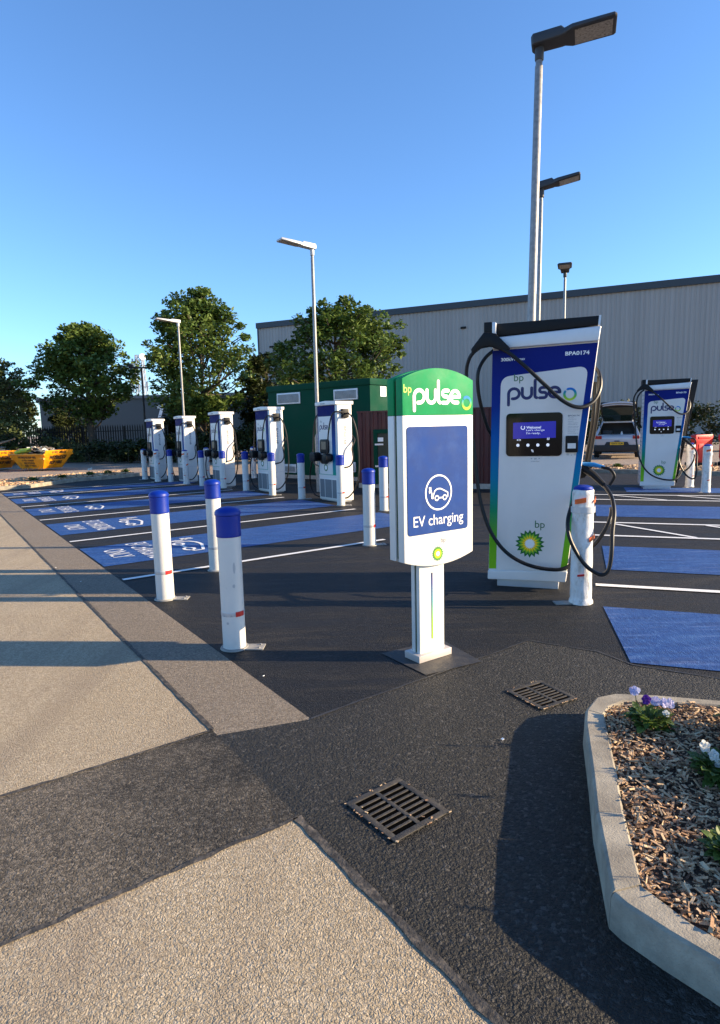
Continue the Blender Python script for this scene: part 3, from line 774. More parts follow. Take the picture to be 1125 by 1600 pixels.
    mb = MB(); pulse_word(mb, .172,.605,1.730,.088, fr(-.0078), .026); mb.build('word_pulse', LETTERNAVY, t, smooth=0)
    mb = MB(); put_text(mb, 'bp', .218,.300,1.862,1.945, fr(-.0078), .0); mb.build('word_bp', LETTERGREEN, t, smooth=0)
    mb = MB(); ribbon(mb, arc(.690,1.752,.046,150,475,k=30), .020, fr(-.0078)); mb.build('ring_mark', RINGB, t, smooth=0)
    mb = MB(); put_text(mb, 'bp', .415,.500,.552,.640, fr(-.0078), .0); mb.build('word_bp', LETTERGREEN, t, smooth=0)
    em = MB(); star(em, .372,.425,.130,.100, fr(-.0078)); e0 = em.build('emblem', EM1, t, smooth=0)
    for r0, r1, m, y in ((.103,.078,EM2,-.0086), (.082,.055,EM3,-.0094), (.050,.036,LETTERWHITE,-.0102)):
        em = MB(); star(em, .372,.425,r0,r1, fr(y)); em.build('emblem_petals', m, e0, smooth=0)
    # cables
    r = .017
    def cab(pts): MB().tube(spline(pts), r, 9).build('cable', RUBBER, t)
    cab([(.12,-.11,2.16),(.207,-.13,2.10),(.34,-.14,1.98),(.48,-.13,1.84),(.64,-.12,1.69),(.77,-.08,1.635),(.88,.0,1.68),(.935,.08,1.80),(.925,.16,1.93),(.87,.30,2.02)])
    cab([(-.10,-.10,2.17),(-.165,-.09,2.09),(-.195,-.06,1.95),(-.165,-.05,1.65),(-.13,-.04,1.30),(-.075,-.05,.85),(.02,-.08,.56),(.16,-.11,.37),(.34,-.13,.265),(.54,-.12,.222),(.69,-.08,.235),(.80,.05,.33),(.86,.15,.50)])
    cab([(.03,.16,2.19),(-.06,.14,2.11),(-.115,.10,1.98),(-.11,.12,1.78),(-.055,.2,1.52),(.01,.3,1.36)])
    cab([(.925,.13,1.90),(.925,.16,1.65),(.890,.18,1.35),(.845,.16,1.05)])
    cab([(.900,.25,1.86),(.885,.24,1.50),(.845,.22,1.20),(.81,.20,1.02)])
    # gun holster and gun
    mb = MB(); mb.prism([(.74,1.00),(.83,1.02),(.90,1.13),(.80,1.17),(.74,1.14)], .08, .26); mb.build('holster', BLACK, t, bevel=.01)
    g0 = MB(); g0.tube([(.80,.06,1.12),(.90,.03,1.05),(.985,.0,.965)], [.035,.032,.024], 10); g0.tube(spline([(.96,.0,1.12),(1.03,-.01,1.10),(1.065,-.01,1.04),(1.03,-.005,.965)]), .013, 8)
    go = g0.build('charging_gun', BLACK, t)
    MB().tube([(.80,.05,1.145),(.90,.03,1.140),(.985,.0,1.118)], [.018,.020,.014], 8).build('gun_top', CAPB2, go)
    cab([(1.050,.02,.76),(1.052,-.02,.74),(1.03,-.10,.656),(.975,-.12,.543),(.91,-.10,.45),(.86,.0,.42)])
    cab([(.78,.05,.90),(.735,-.20,.83),(.702,-.40,.715),(.712,-.46,.60),(.756,-.475,.491),(.823,-.48,.382),(.888,-.47,.316),(.962,-.46,.278),(1.012,-.45,.300),(1.034,-.44,.372),(1.043,-.42,.488),(1.046,-.36,.62),(1.060,-.26,.76),(1.045,-.14,.87),(1.0,-.03,.945),(.975,.0,.965)])
    return t
RINGB = ring_mat('ring_gradient', 1.70, 1.80)
CAPB2 = mat('gun_blue', srgb(30,120,180), .4, var=.05)
p1 = W2(-.770, 5.70); cb = make_charger_b('BPA0174', 'nearest tapered white charger marked BPA0174, right behind the EV charging sign', (p1.x, p1.y, 0))
p2 = W2(1.31, 14.95); make_charger_b('BPA0175', 'farther tapered white charger near the right picture edge, beside the car', (p2.x, p2.y, 0))
# dark back of another charger, back to back with the farther one
pc = W2(2.33, 15.7); t = thing('rear_charger', (pc.x, pc.y, 0), RZ2, 'tall black back of another charger behind the farther tapered charger', 'cabinet')
MB().prism([(-.62,.08),(-.18,.08),(.16,2.40),(-.62,2.40)],0,.5).build('casing', BLACK, t, bevel=.01); MB().box(-.58,-.22,.03,.47,0,.08).build('plinth', PLINTH, t); MB().box(-.51,-.49,-.02,0,1.0,1.15).build('handle', SILVER, t)

# ================================================================== SLIM CHARGERS (left row)
RINGA = ring_mat('ring_gradient_small', 1.49, 1.58)
def make_charger_a():
    t = thing('slim_charger', (0,0,0), RZ1F, 'charger', 'EV charger', 'slim charging stations in the left row')
    w, d = .77, .36
    mb = MB(); mb.box(0,w,0,d,.02,1.985); mb.build('casing', CASE, t, bevel=.02, seg=3)
    mb = MB(); mb.prism([(-.012,1.985),(w+.012,1.985),(w+.012,2.055),(w*.5,2.075),(-.012,2.055)], -.045, d+.04); mb.build('top_cap', CASE, t, bevel=.014, seg=3)
    MB().box(.03,w-.03,.03,d-.03,0,.02).build('plinth', SHELLGREY, t)
    mb = MB(); mb.prism([(.02,.55),(.69,.55),(.69,1.98),(.02,1.98)], -.004, .01); mb.build('front_film', GRADA, t, smooth=0)
    mb = MB(); mb.prism([(.05,.56),(.56,.56),(.56,1.76),(.05,1.76)], -.007, 0); mb.build('front_panel', CASE, t, smooth=0)
    mb = MB(); mb.prism([(.02,1.79),(.69,1.79),(.69,1.978),(.02,1.978)], -.0065, -.0042); mb.build('brow', NAVY, t, smooth=0)
    mb = MB(); mb.box(.04,.73,-.010,0,.05,.47); mb.build('grille_frame', CASE, t, bevel=.004)
    for x0, x1 in ((.055,.235),(.255,.515),(.535,.715)):
        mb = MB(); mb.box(x0,x1,-.0125,-.0105,.075,.455); gg = mb.build('grille', VENTGREY, t, smooth=0)
    mb = MB(); mb.prism(rrect(.14,.46,.995,1.29,.06), -.05, -.005); mb.build('screen_bezel', BLACK, t, bevel=.008)
    MB().box(.21,.39,-.053,-.0505,1.08,1.24).build('display', mat('dim_display', (.10,.075,.05), .3, var=.5, vs=14), t, smooth=0)
    mb = MB(); mb.prism([(.10,.97),(.50,.97),(.50,.86),(.36,.78),(.24,.78),(.10,.86)], -.07, -.005); mb.build('holster', BLACK, t, bevel=.008)
    mb = MB(); mb.prism(rrect(-.05,.16,.83,1.02,.06), -.20, -.03); mb.build('charging_gun', BLACK, t, bevel=.02)
    mb = MB(); mb.prism(rrect(.44,.62,.83,1.0,.06), -.19, -.03); mb.build('charging_gun', BLACK, t, bevel=.02)
    mb = MB(); pulse_word(mb, .10,.42,1.50,.075, fr(-.0085), .020); mb.build('word_pulse', LETTERNAVY, t, smooth=0)
    mb = MB(); ribbon(mb, arc(.475,1.52,.032,150,475,k=20), .014, fr(-.0085)); mb.build('ring_mark', RINGA, t, smooth=0)
    mb = MB(); put_text(mb, 'bp', .13,.19,1.625,1.685, fr(-.0085)); put_text(mb, 'bp', .34,.40,.80,.85, fr(-.0085)); mb.build('small_print', LETTERGREY, t, smooth=0); mb = MB(); put_text(mb, 'TRITIUM', .20,.38,2.005,2.030, fr(-.0475), .02)
    mb.build('small_print', LETTERGREY, t, smooth=0)
    em = MB(); star(em, .30,.70,.085,.066, fr(-.0085)); e0 = em.build('emblem', EM1, t, smooth=0)
    em = MB(); star(em, .30,.70,.055,.040, fr(-.0095)); em.build('emblem_petals', LETTERWHITE, e0, smooth=0)
    # right side: outlet box and code
    mb = MB(); mb.box(w-.005,w+.05,.10,.26,1.72,1.90); mb.build('cable_outlet', BLACK, t, bevel=.008)
    MB().box(-.05,.005,.10,.26,1.72,1.90).build('cable_outlet', BLACK, t, bevel=.008)
    mb = MB()
    def PS(a, b): return (w+.0018, b, a)       # text running down the side
    put_text(mb, 'BPA0168', -1.55, -1.18, .155, .215, lambda a, b: (w+.0018, b, -a), .02); mb.build('unit_lettering', LETTERGREY, t, smooth=0)
    MB().box(w, w+.0015, .02, d-.02, .495, .500).build('panel_gap', SHELLGREY, t, smooth=0)
    def cab(p): MB().tube(spline(p), .0155, 8).build('cable', RUBBER, t)
    cab([(w+.05,.18,1.80),(w+.13,.20,1.80),(w+.22,.24,1.68),(w+.27,.30,1.36),(w+.28,.32,.84),(w+.27,.30,.50),(w+.20,.24,.25),(w+.10,.14,.10),(w+.02,.03,.10)])
    cab([(w+.05,.16,1.82),(w+.03,-.05,1.84),(w-.06,-.10,1.74),(w-.14,-.13,1.42),(w-.15,-.15,1.12),(w-.18,-.14,.93)])
    cab([(w-.02,d+.012,1.36),(w+.04,d+.03,1.26),(w+.10,.28,1.10),(w+.13,.28,.88),(w+.09,.22,.74),(w-.02,.10,.70)])
    cab([(-.05,.18,1.83),(-.22,.18,1.84),(-.36,.16,1.70),(-.42,.14,1.35),(-.40,.10,.98),(-.26,.04,.78),(-.02,.0,.72)])
    cab([(.02,-.14,.88),(-.06,-.14,.78),(-.16,-.13,.55),(-.20,-.10,.30),(-.14,-.05,.12),(.0,-.005,.06)])
    return t
CA = [((6.83,10.52),'nearest slim charger of the left row, beside the lamp post and green cabin'),
      ((6.75,13.35),'second nearest slim charger, before the far end of the green cabin'),
      ((6.51,15.75),'middle slim charger of the left row, third from the green cabin'),
      ((6.33,18.12),'second farthest slim charger of the left row, under the far lamp post'),
      ((5.95,19.85),'farthest slim charger of the left row, in front of the dark hedge')]
ca = make_charger_a()
for i, ((e, n), lab) in enumerate(CA):
    o = ca if i == 0 else copy_tree(ca)
    p = W1(e, n+.77); o.location = (p.x, p.y, 0); o['label'] = lab
    if i >= 2:
        s = (1, 1, .985, .965, .945)[i]; o.scale = (s, s, s)

# ================================================================== TOTEM SIGN
ps = W1(2.33, 2.875); t = thing('totem_sign', (ps.x, ps.y, 0), RZ1, 'white and green totem sign reading bp pulse EV charging on a short post', 'sign')
w = .585
def arch(x0, x1, zb, zt, sag, crown, zlo=None, zhi=None):
    pts = []
    k = 16
    for i in range(k+1):
        u = i/k; pts.append((x0+(x1-x0)*u, zb-sag*(1-(2*u-1)**2) if zlo is None else zlo))
    for i in range(k+1):
        u = 1-i/k; pts.append((x0+(x1-x0)*u, zt+crown*(1-(2*u-1)**2) if zhi is None else zhi))
    return pts
for y0, y1, f in ((0,.06,1), (.085,.145,0)):
    mb = MB(); mb.prism(arch(0, w, .675, 0, .050, 0, zhi=1.572), y0, y1); mb.build('panel_shell', WHITE, t, bevel=.004)
    mb = MB(); mb.prism(arch(0, w, 0, 1.790, 0, .068, zlo=1.5735), y0-.001, y1+.001); mb.build('header', SIGNGREEN, t, bevel=.004)
mb = MB(); mb.prism(arch(.012, w-.012, .690, 1.780, .045, .062), .0605, .0845); mb.build('core', CORE, t)
mb = MB(); mb.prism(rrect(.028,.535,.838,1.505,.022), -.0035, .0); mb.build('info_panel', SIGNBLUE, t, smooth=0)
mb = MB(); P = fr(-.0048)
put_text(mb, 'EV charging', .072,.492,.868,.955, P, .0)
ribbon(mb, arc(.280,1.092,.108,0,360,k=40)[:-1], .010, P, closed=True); car_icon(mb, .280,1.085,.098, fr(-.0056), .008)
mb.build('info_lettering', LETTERWHITE, t, smooth=0)
P = fr(-.0028)
mb = MB(); pulse_word(mb, .090,.462,1.648,.075, P, .023); mb.build('word_pulse', LETTERWHITE, t, smooth=0)
mb = MB(); put_text(mb, 'bp', .008,.070,1.690,1.755, P, .008); mb.build('word_bp', LETTERLIME, t, smooth=0)
mb = MB(); ribbon(mb, arc(.526,1.648,.036,160,485,k=30), .018, P); mb.build('ring_mark', ring_mat('ring_gradient_sign', 1.60, 1.695), t, smooth=0)
mb = MB(); put_text(mb, 'bp', .300,.340,.758,.800, fr(-.0012)); mb.build('word_bp', LETTERGREY, t, smooth=0)
em = MB(); star(em, .272,.700,.050,.039, fr(-.0012)); e0 = em.build('emblem', EM1, t, smooth=0)
for r0, r1, m, y in ((.042,.030,EM2,-.0018), (.031,.021,EM3,-.0024), (.018,.013,LETTERWHITE,-.003)):
    em = MB(); star(em, .272,.700,r0,r1, fr(y)); em.build('emblem_petals', m, e0, smooth=0)
for x_, z_ in ((.560,1.545),(.022,1.545),(.560,.72)): MB().lathe([(.0045,0),(.004,.0015)], n=10).build('screw', SHELLGREY, t).matrix_local = Matrix.Translation((x_,-.0005,z_)) @ Matrix.Rotation(PI/2,4,'X')
for y0, y1 in ((.030,.062), (.080,.112)): MB().box(.142,.352,y0,y1,.05,.70).build('post_shell', WHITE, t, bevel=.004)
MB().box(.150,.344,.0625,.0795,.05,.70).build('post_core', CORE, t)
mb = MB(); mb.prism(rrect(.242,.252,.135,.575,.0045), .0275, .0305); mb.build('colour_slit', GRADSLIT, t, smooth=0)
MB().box(.108,.388,-.002,.146,.006,.052).build('base_plinth', mat('base_plinth_metal', (.55,.50,.47), .4, .3, var=.06), t, bevel=.003)

# ================================================================== LAMP POSTS
def head_mesh(t, L, m, tilt=0, k=1.0):
    """LED head along local +x from the pole top (z=0)"""
    c, s = math.cos(tilt), math.sin(tilt)
    def sec(x, hw, z0, z1):
        hw *= k
        pts = [(x,-hw,z0+.012),(x,-hw*.9,z0),(x,hw*.9,z0),(x,hw,z0+.012),(x,hw*.98,z0+(z1-z0)*.55),(x,hw*.82,z1),(x,-hw*.82,z1),(x,-hw*.98,z0+(z1-z0)*.55)]
        return [(a*c-b2*s, y, a*s+b2*c+.02) for a, y, b2 in pts]
    mb = MB(); mb.loft([sec(-.085,.055,.01,.10), sec(-.06,.075,-.005,.118), sec(L*.30,.085,-.005,.112), sec(L*.34,.088,.0,.075), sec(L*.44,.125,.0,.070), sec(L*.97,.132,.0,.058), sec(L,.12,.006,.042)])
    h = mb.build('lamp_head', m, t, bevel=.006)
    mb = MB(); c, s = math.cos(tilt), math.sin(tilt)
    mb.add([(a*c+.003*s, y, a*s-.003*c+.02) for a, y in ((L*.47,-.10*k),(L*.95,-.10*k),(L*.95,.10*k),(L*.47,.10*k))], [(0,1,2,3)])
    mb.build('lens', LENS, h, smooth=0)
    mb = MB(); mb.lathe([(.035,.10),(.035,.125),(.02,.13)], c=(.10,0,.02), n=12); mb.build('sensor_socket', BLACK, h)
    return h
def lamp(x, y, H, dirv, label, m, lean=(0,0), thick=1.3, L=.75, tilt=0, r=.038, W=1.0):
    t = thing('street_lamp', (x, y, 0), math.atan2(dirv[1], dirv[0]), label, 'street lamp', 'car park street lamps')
    rz = math.atan2(dirv[1], dirv[0])
    lx = lean[0]*math.cos(-rz); ly = lean[0]*math.sin(-rz)     # lean given along world x
    def at(z): return (lx*z, ly*z, z)
    MB().lathe([(.085,0),(.085,thick),(.075,thick+.04),(r*1.12,thick+.10)], n=20).build('pole_base', GALV, t)
    MB().tube([at(thick+.05), at(H*.6), at(H-.18), at(H-.17), at(H)], [r*1.12, r, r*.92, r*.80, r*.80], 16).build('pole', GALV, t)
    bx = bpy.data.objects  # bracket collar
    MB().lathe([(.045,-.12),(.05,-.11),(.05,.0),(.045,.03)], n=16).build('bracket', m, t).location = at(H)
    MB().box(.083,.088,-.04,.04,.45,.95).build('access_door', GALV, t)
    h = head_mesh(t, L, m, tilt, W); h.location = at(H)
    return t
lamp(2.09, 7.70, 5.76, (.942,-.336), 'tall galvanised lamp post right behind the nearest tapered charger, dark head pointing right', LAMPBACKLIT, lean=(.017,0), L=.82, r=.048, tilt=R(4), W=1.45)
lamp(3.28, 11.5, 5.58, (.942,-.336), 'galvanised lamp post with dark head seen right beside the tallest lamp post', LAMPBACKLIT, lean=(.010,0), L=.66, tilt=R(9), W=1.2)
lamp(6.09, 18.5, 5.80, (-.336,-.942), 'lamp post with dark head seen end on against the warehouse roofline', LAMPBACKLIT, lean=(.0,0), L=.6, tilt=R(8), W=1.5)
lamp(-.96, 14.87, 5.60, (-.820,-.572), 'lamp post with pale head pointing left, beside the nearest slim charger', LAMPSUNLIT, L=.86, tilt=R(4), r=.042)
lamp(-6.759, 24.2, 5.62, (-.820,-.572), 'farthest lamp post with pale head, in front of the tall maple tree', LAMPSUNLIT, L=.86, tilt=R(4))

# ================================================================== GREEN CABIN, MAROON CONTAINER
DC = Vector((.787,-.618)); NC = Vector((.618,.787))
pc = DC*-14.452+NC*13.827
t = thing('substation_cabin', (pc.x, pc.y, 0), math.atan2(DC.y, DC.x), 'dark green flat roofed cabin with louvre vents behind the slim chargers', 'cabin')
Lc = 4.05
MB().box(0,Lc,0,2.6,.10,2.70).build('wall', CABGREEN, t, bevel=.01)
MB().box(-.04,Lc+.04,-.04,2.64,2.69,2.87).build('roof', CABGREEN, t, bevel=.02)
MB().box(-.02,Lc+.02,-.025,2.62,-.02,.11).build('plinth', PLINTH, t)
for x0, x1, z0, z1 in ((.42,1.41,2.29,2.63),(2.75,3.63,2.31,2.62),(.63,1.14,.17,.44),(3.32,3.50,.25,.54)):
    mb = MB(); mb.box(x0,x1,-.03,0,z0,z1); v0 = mb.build('vent_frame', VENTFRAME, t, bevel=.004)
    mb = MB()
    nn = int((z1-z0-.08)/.032)
    for i in range(nn): mb.add([(x0+.045,-.032,z0+.045+i*.032),(x1-.045,-.032,z0+.045+i*.032),(x1-.045,-.046,z0+.066+i*.032),(x0+.045,-.046,z0+.066+i*.032)], [(0,1,2,3)])
    mb.build('louvres', VENTGREY, v0, smooth=0)
mb = MB(); mb.box(Lc,Lc+.012,.48,.76,2.38,2.66); s0 = mb.build('notice', LETTERWHITE, t)
mb = MB()
for i in range(5): put_text(mb, 'DANGER 11kV', .51,.73,2.60-i*.045,2.625-i*.045, lambda a, b: (Lc+.0135, a, b))
mb.build('notice_lettering', LETTERGREY, s0, smooth=0)

pm = W2(-5.24, 14.69); t = thing('steel_container', (pm.x, pm.y, 0), RZ2, 'maroon corrugated steel container with a green framed door, behind the sign', 'container')
Lm = 4.6; mb = MB(); prof = []
x = 0.0
while x < Lm-.2:
    prof += [(x,0),(x+.09,0),(x+.115,.03),(x+.185,.03)]; x += .21
prof += [(Lm,0),(Lm,1.6),(0,1.6)]
mb.prism(prof, .12, 1.88, axis='z'); mb.build('wall', MAROON, t, smooth=0)
MB().box(-.02,Lm+.02,-.02,1.62,1.88,1.92).build('roof', MAROON, t)
MB().box(-.01,Lm+.01,-.01,1.61,0,.12).build('plinth', PLINTH, t)
dx = .42
mb = MB(); mb.box(dx,dx+.10,-.06,.02,.10,1.36); mb.box(dx+.98,dx+1.08,-.06,.02,.10,1.36); mb.box(dx,dx+1.08,-.07,.02,1.3605,1.46); mb.build('door_frame', CABGREEN, t)
d0 = MB().box(dx+.102,dx+.978,-.03,.018,.11,1.358).build('door', DOORGREEN, t)
MB().box(dx+.11,dx+.25,-.045,-.031,1.16,1.26).build('door_notice', LETTERWHITE, d0)
for z in (1.09,.55): MB().box(dx+.04,dx+.26,-.075,-.061,z-.02,z+.02).build('hinge', SILVER, d0)

# ================================================================== WAREHOUSE
a = Vector((-9.215,60.0)); b = Vector((34.0,41.3)); dv = (b-a).normalized(); L = (b-a).length
t = thing('warehouse', (a.x, a.y, 0), math.atan2(dv.y, dv.x), 'long grey metal clad warehouse with dark roof edge behind the car park', 'warehouse')
mb = MB(); prof = []; x = 0
while x < L-.3:
    prof += [(x,0),(x+.16,0),(x+.19,.035),(x+.30,.035)]; x += .33
prof += [(L,0),(L,30),(0,30)]
mb.prism(prof, 0, 11.2, axis='z'); mb.build('wall', WHCLAD, t, smooth=0)
MB().box(-.15,L+.15,-.18,30.2,11.05,11.55).build('roof', WHFASC, t)
MB().box(-.10,.02,-.06,.3,0,11.05).build('corner_trim', WHFASC, t)
for x, z in ((1.2,9.2),(19.5,9.4)): MB().box(x,x+.45,-.10,-.002,z,z+.16).build('flood_light', BLACK, t)
# far grey building
t = thing('far_building', (-28,55,0), R(-6), 'low dark grey building seen through the trees on the left', 'building')
MB().box(0,18,0,14,0,4.5).build('wall', FARGREY, t)
MB().box(-.2,18.2,-.2,14.2,4.5,4.75).build('roof', ROOFGREY, t)
mb = MB(); P = fr(-.05)
put_text(mb, '7', 10.75,11.45,2.7,3.9, P, .06); put_text(mb, '3', 12.6,13.6,2.65,4.0, P, .06); put_text(mb, "1", 14.4,14.7,3.2,3.9, P, .06)
mb.build('wall_lettering', LETTERWHITE, t, smooth=0)

# ================================================================== TREES AND HEDGES
def leaves(mb, c, rad, n, size, rnd, squash=1.0):
    c = Vector(c)
    for i in range(n):
        d = Vector((rnd.gauss(0,1), rnd.gauss(0,1), rnd.gauss(0,1))).normalized()*(rnd.random()**.45)
        p = c + Vector((d.x*rad, d.y*rad, d.z*rad*squash))
        a = Vector((rnd.gauss(0,1), rnd.gauss(0,1), rnd.gauss(0,.6))).normalized()
        b = a.cross(Vector((rnd.gauss(0,.5), rnd.gauss(0,.5), 1))).normalized()
        s = size*rnd.uniform(.6,1.25)
        n_ = a.cross(b)
        mb.add([p-a*s*.55, p+b*s*.42-a*s*.1+n_*s*.10, p+a*s*.6, p-b*s*.42-a*s*.1+n_*s*.10], [(0,1,2),(0,2,3)])
def tree(name, base, H, spread, crown_lo, nclump, nleaf, size, m, label, seed, trunk_r=.16, clump_r=.75, group='trees behind the car park', shape=1.0, offs=(0,0)):
    rnd = random.Random(seed)
    t = thing(name, (base[0], base[1], 0), 0, label, 'tree', group)
    tk = MB(); cr = MB()
    fork = max(crown_lo*.9, H*.18)
    tk.tube([(0,0,-.1),(.05,0,fork*.5),(-.03,.02,fork),(0,0,H*.55),(.05,0,H*.85)], [trunk_r*1.3,trunk_r*1.02,trunk_r*.9,trunk_r*.5,trunk_r*.15], 10)
    zc = (crown_lo+H)/2; hz = (H-crown_lo)/2
    for i in range(nclump):
        th = rnd.uniform(0,2*PI); u = rnd.uniform(-1,1); rr = (rnd.random()**.33)*.92
        wz = math.sqrt(max(0,1-abs(u)**2.4))
        # wider below the middle
        wz *= (1.0 if u < 0 else 1.0-.25*u*shape)
        lump = .75+.5*noise.noise((math.cos(th)*1.3+seed, math.sin(th)*1.3, u*1.6))
        p = Vector((math.cos(th)*spread*wz*rr*lump*1.15+offs[0]*(u+1)/2, math.sin(th)*spread*wz*rr*lump*1.15+offs[1], zc+u*hz*.90))
        cl = clump_r*rnd.uniform(.45,1.15)
        leaves(cr, p, cl, int(nleaf/nclump*cl/clump_r), size, rnd, .8)
        if i % 3 == 0:
            st = Vector((0,0,min(H*.75, max(fork*.8, p.z-rnd.uniform(.8,2.2)*H/8)))); mid = st.lerp(p,.5)+Vector((rnd.uniform(-.2,.2),rnd.uniform(-.2,.2),-.12*(p-st).length))
            tk.tube(spline([st, mid, p], 4), [trunk_r*.38*(1-.085*k) for k in range(9)], 6)
    for i in range(int(nclump*.8)):
        th = rnd.uniform(0,2*PI); u = rnd.uniform(-.95,1); wz = math.sqrt(max(0,1-abs(u)**2.4))*(1.0 if u < 0 else 1.0-.25*u*shape)
        lump = .75+.5*noise.noise((math.cos(th)*1.3+seed, math.sin(th)*1.3, u*1.6)); f = rnd.uniform(.92,1.16)
        p = Vector((math.cos(th)*spread*wz*f*lump*1.1+offs[0]*(u+1)/2, math.sin(th)*spread*wz*f*lump*1.1+offs[1], zc+u*hz*(1.02 if u < .6 else 1.06)))
        leaves(cr, p, clump_r*rnd.uniform(.28,.5), rnd.randint(26,56), size*.95, rnd, .7)
        q_ = Vector((p.x*.72, p.y*.72, p.z-.15*hz*.6)); tk.tube([q_, q_.lerp(p,.6)+Vector((0,0,.06)), p], [.03,.02,.008], 4)
    tk.build('trunk', BARK, t); cr.build('crown', m, t, smooth=0, recalc=False)
    return t
tree('maple_tree', (-15.05,35.0), 7.35, 3.0, 2.35, 105, 17500, .20, LEAF_MAPLE, 'broad dark green maple behind the skips, left of the telecom mast', 5, .2, .80)
tree('maple_tree', (-8.15,33.0), 8.5, 3.0, 2.0, 120, 19500, .20, LEAF_MAPLE, 'tall maple behind the far lamp post, between mast and warehouse', 9, .15, .82)
tree('maple_tree', (-1.0,29.0), 7.15, 3.35, 1.7, 112, 18500, .19, LEAF_MAPLE, 'maple rising behind the green cabin in front of the warehouse', 14, .15, .72, offs=(.5,0))
tree('olive_green_tree', (-19.9,33.5), 5.7, 2.7, .3, 110, 14000, .17, LEAF_OLIVE, 'olive green bushy tree at the left picture edge above the skips', 21, .15, .7)
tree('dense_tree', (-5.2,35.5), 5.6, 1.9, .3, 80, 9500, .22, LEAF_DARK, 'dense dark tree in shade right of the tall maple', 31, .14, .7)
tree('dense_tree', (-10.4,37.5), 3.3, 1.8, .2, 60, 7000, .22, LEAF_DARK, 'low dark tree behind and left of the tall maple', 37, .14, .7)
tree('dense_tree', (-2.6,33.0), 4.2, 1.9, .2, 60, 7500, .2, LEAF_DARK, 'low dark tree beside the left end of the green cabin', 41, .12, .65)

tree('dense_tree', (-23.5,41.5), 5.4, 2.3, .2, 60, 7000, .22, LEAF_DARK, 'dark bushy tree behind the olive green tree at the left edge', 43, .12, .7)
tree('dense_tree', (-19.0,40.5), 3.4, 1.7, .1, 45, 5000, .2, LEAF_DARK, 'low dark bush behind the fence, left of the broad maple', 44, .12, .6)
def hedge(pts, name, label, n, size, m, seed, rad=.55, cat='hedge'):
    """pts: (x, y, height, halfwidth)"""
    rnd = random.Random(seed); t = thing(name, (pts[0][0], pts[0][1], 0), 0, label, cat, 'hedges round the car park')
    o = Vector((pts[0][0], pts[0][1], 0)); mb = MB(); st = MB()
    tot = sum((Vector(a[:2])-Vector(b[:2])).length for a, b in zip(pts[:-1], pts[1:]))
    k = int(n/70)
    for i in range(k):
        u = rnd.random()*(len(pts)-1); j = min(int(u), len(pts)-2); f = u-j
        a, b = pts[j], pts[j+1]; v = [a[q]*(1-f)+b[q]*f for q in range(4)]
        hh = v[2]*(.85+.35*noise.noise((v[0]*.8, v[1]*.8, seed)))
        p = Vector((v[0]+rnd.uniform(-1,1)*v[3], v[1]+rnd.uniform(-1,1)*v[3], rnd.random()**.7*max(.3,hh-rad*.6)+.15))-o
        leaves(mb, p, rad*rnd.uniform(.6,1.2), 70, size, rnd, .8)
        if i % 6 == 0: st.tube([(p.x+rnd.uniform(-.2,.2), p.y, 0), (p.x, p.y, p.z)], .02, 5)
    mb.build('foliage', m, t, smooth=0, recalc=False); st.build('stems', BARK, t)
    return t
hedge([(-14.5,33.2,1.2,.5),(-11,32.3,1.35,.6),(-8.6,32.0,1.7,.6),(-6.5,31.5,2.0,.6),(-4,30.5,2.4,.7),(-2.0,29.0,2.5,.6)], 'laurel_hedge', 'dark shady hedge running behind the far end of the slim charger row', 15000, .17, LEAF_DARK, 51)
hedge([(-24,36,1.8,.6),(-18,35.5,1.6,.6),(-15.5,34.8,.9,.4)], 'bramble_hedge', 'scrubby hedge behind the yellow skips', 6000, .16, LEAF_OLIVE, 52)
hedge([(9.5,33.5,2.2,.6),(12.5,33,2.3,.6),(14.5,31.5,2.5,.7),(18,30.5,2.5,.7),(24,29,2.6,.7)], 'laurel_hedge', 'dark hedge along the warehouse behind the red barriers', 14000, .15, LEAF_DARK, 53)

# palisade fence
fa = Vector((-24,37.2)); fb = Vector((-11.0,35.8)); L = (fb-fa).length
t = thing('palisade_fence', (fa.x, fa.y, 0), math.atan2((fb-fa).y, (fb-fa).x), 'black steel palisade fence with pointed pales under the left trees', 'fence')
mb = MB(); x = 0
while x < L:
    mb.prism([(x,.08),(x+.07,.08),(x+.07,1.9),(x+.035,2.05),(x,1.9)], 0, .02); x += .15
mb.build('pales', FENCEBLK, t, smooth=0)
MB().box(0,L,.021,.06,.35,.40).box(0,L,.021,.06,1.65,1.70).build('rails', FENCEBLK, t, smooth=0)
for i in range(6): MB().box(i*L/5-.05,i*L/5+.05,.061,.14,0,1.95).build('post', FENCEBLK, t, smooth=0)
# dry grass
mb = MB(); rnd = random.Random(61)
for i in range(2600):
    x = rnd.uniform(-20,-11.5); y = 35.2+rnd.uniform(-.5,.7)-(x+16)*.07; h = rnd.uniform(.35,1.15)*(1 if x < -12.5 else .6); lx = rnd.gauss(0,.18); w = .022
    mb.add([(x-w,y,0),(x+w,y,0),(x+lx*.5+w*.7,y,h*.6),(x+lx,y+rnd.gauss(0,.1),h),(x+lx*.5-w*.7,y,h*.6)], [(0,1,2,3,4)])
tag(mb.build('dry_grass', DRYGRASS, smooth=0, recalc=False), 'tall dry straw coloured grass in front of the palisade fence', 'grass', kind='stuff')

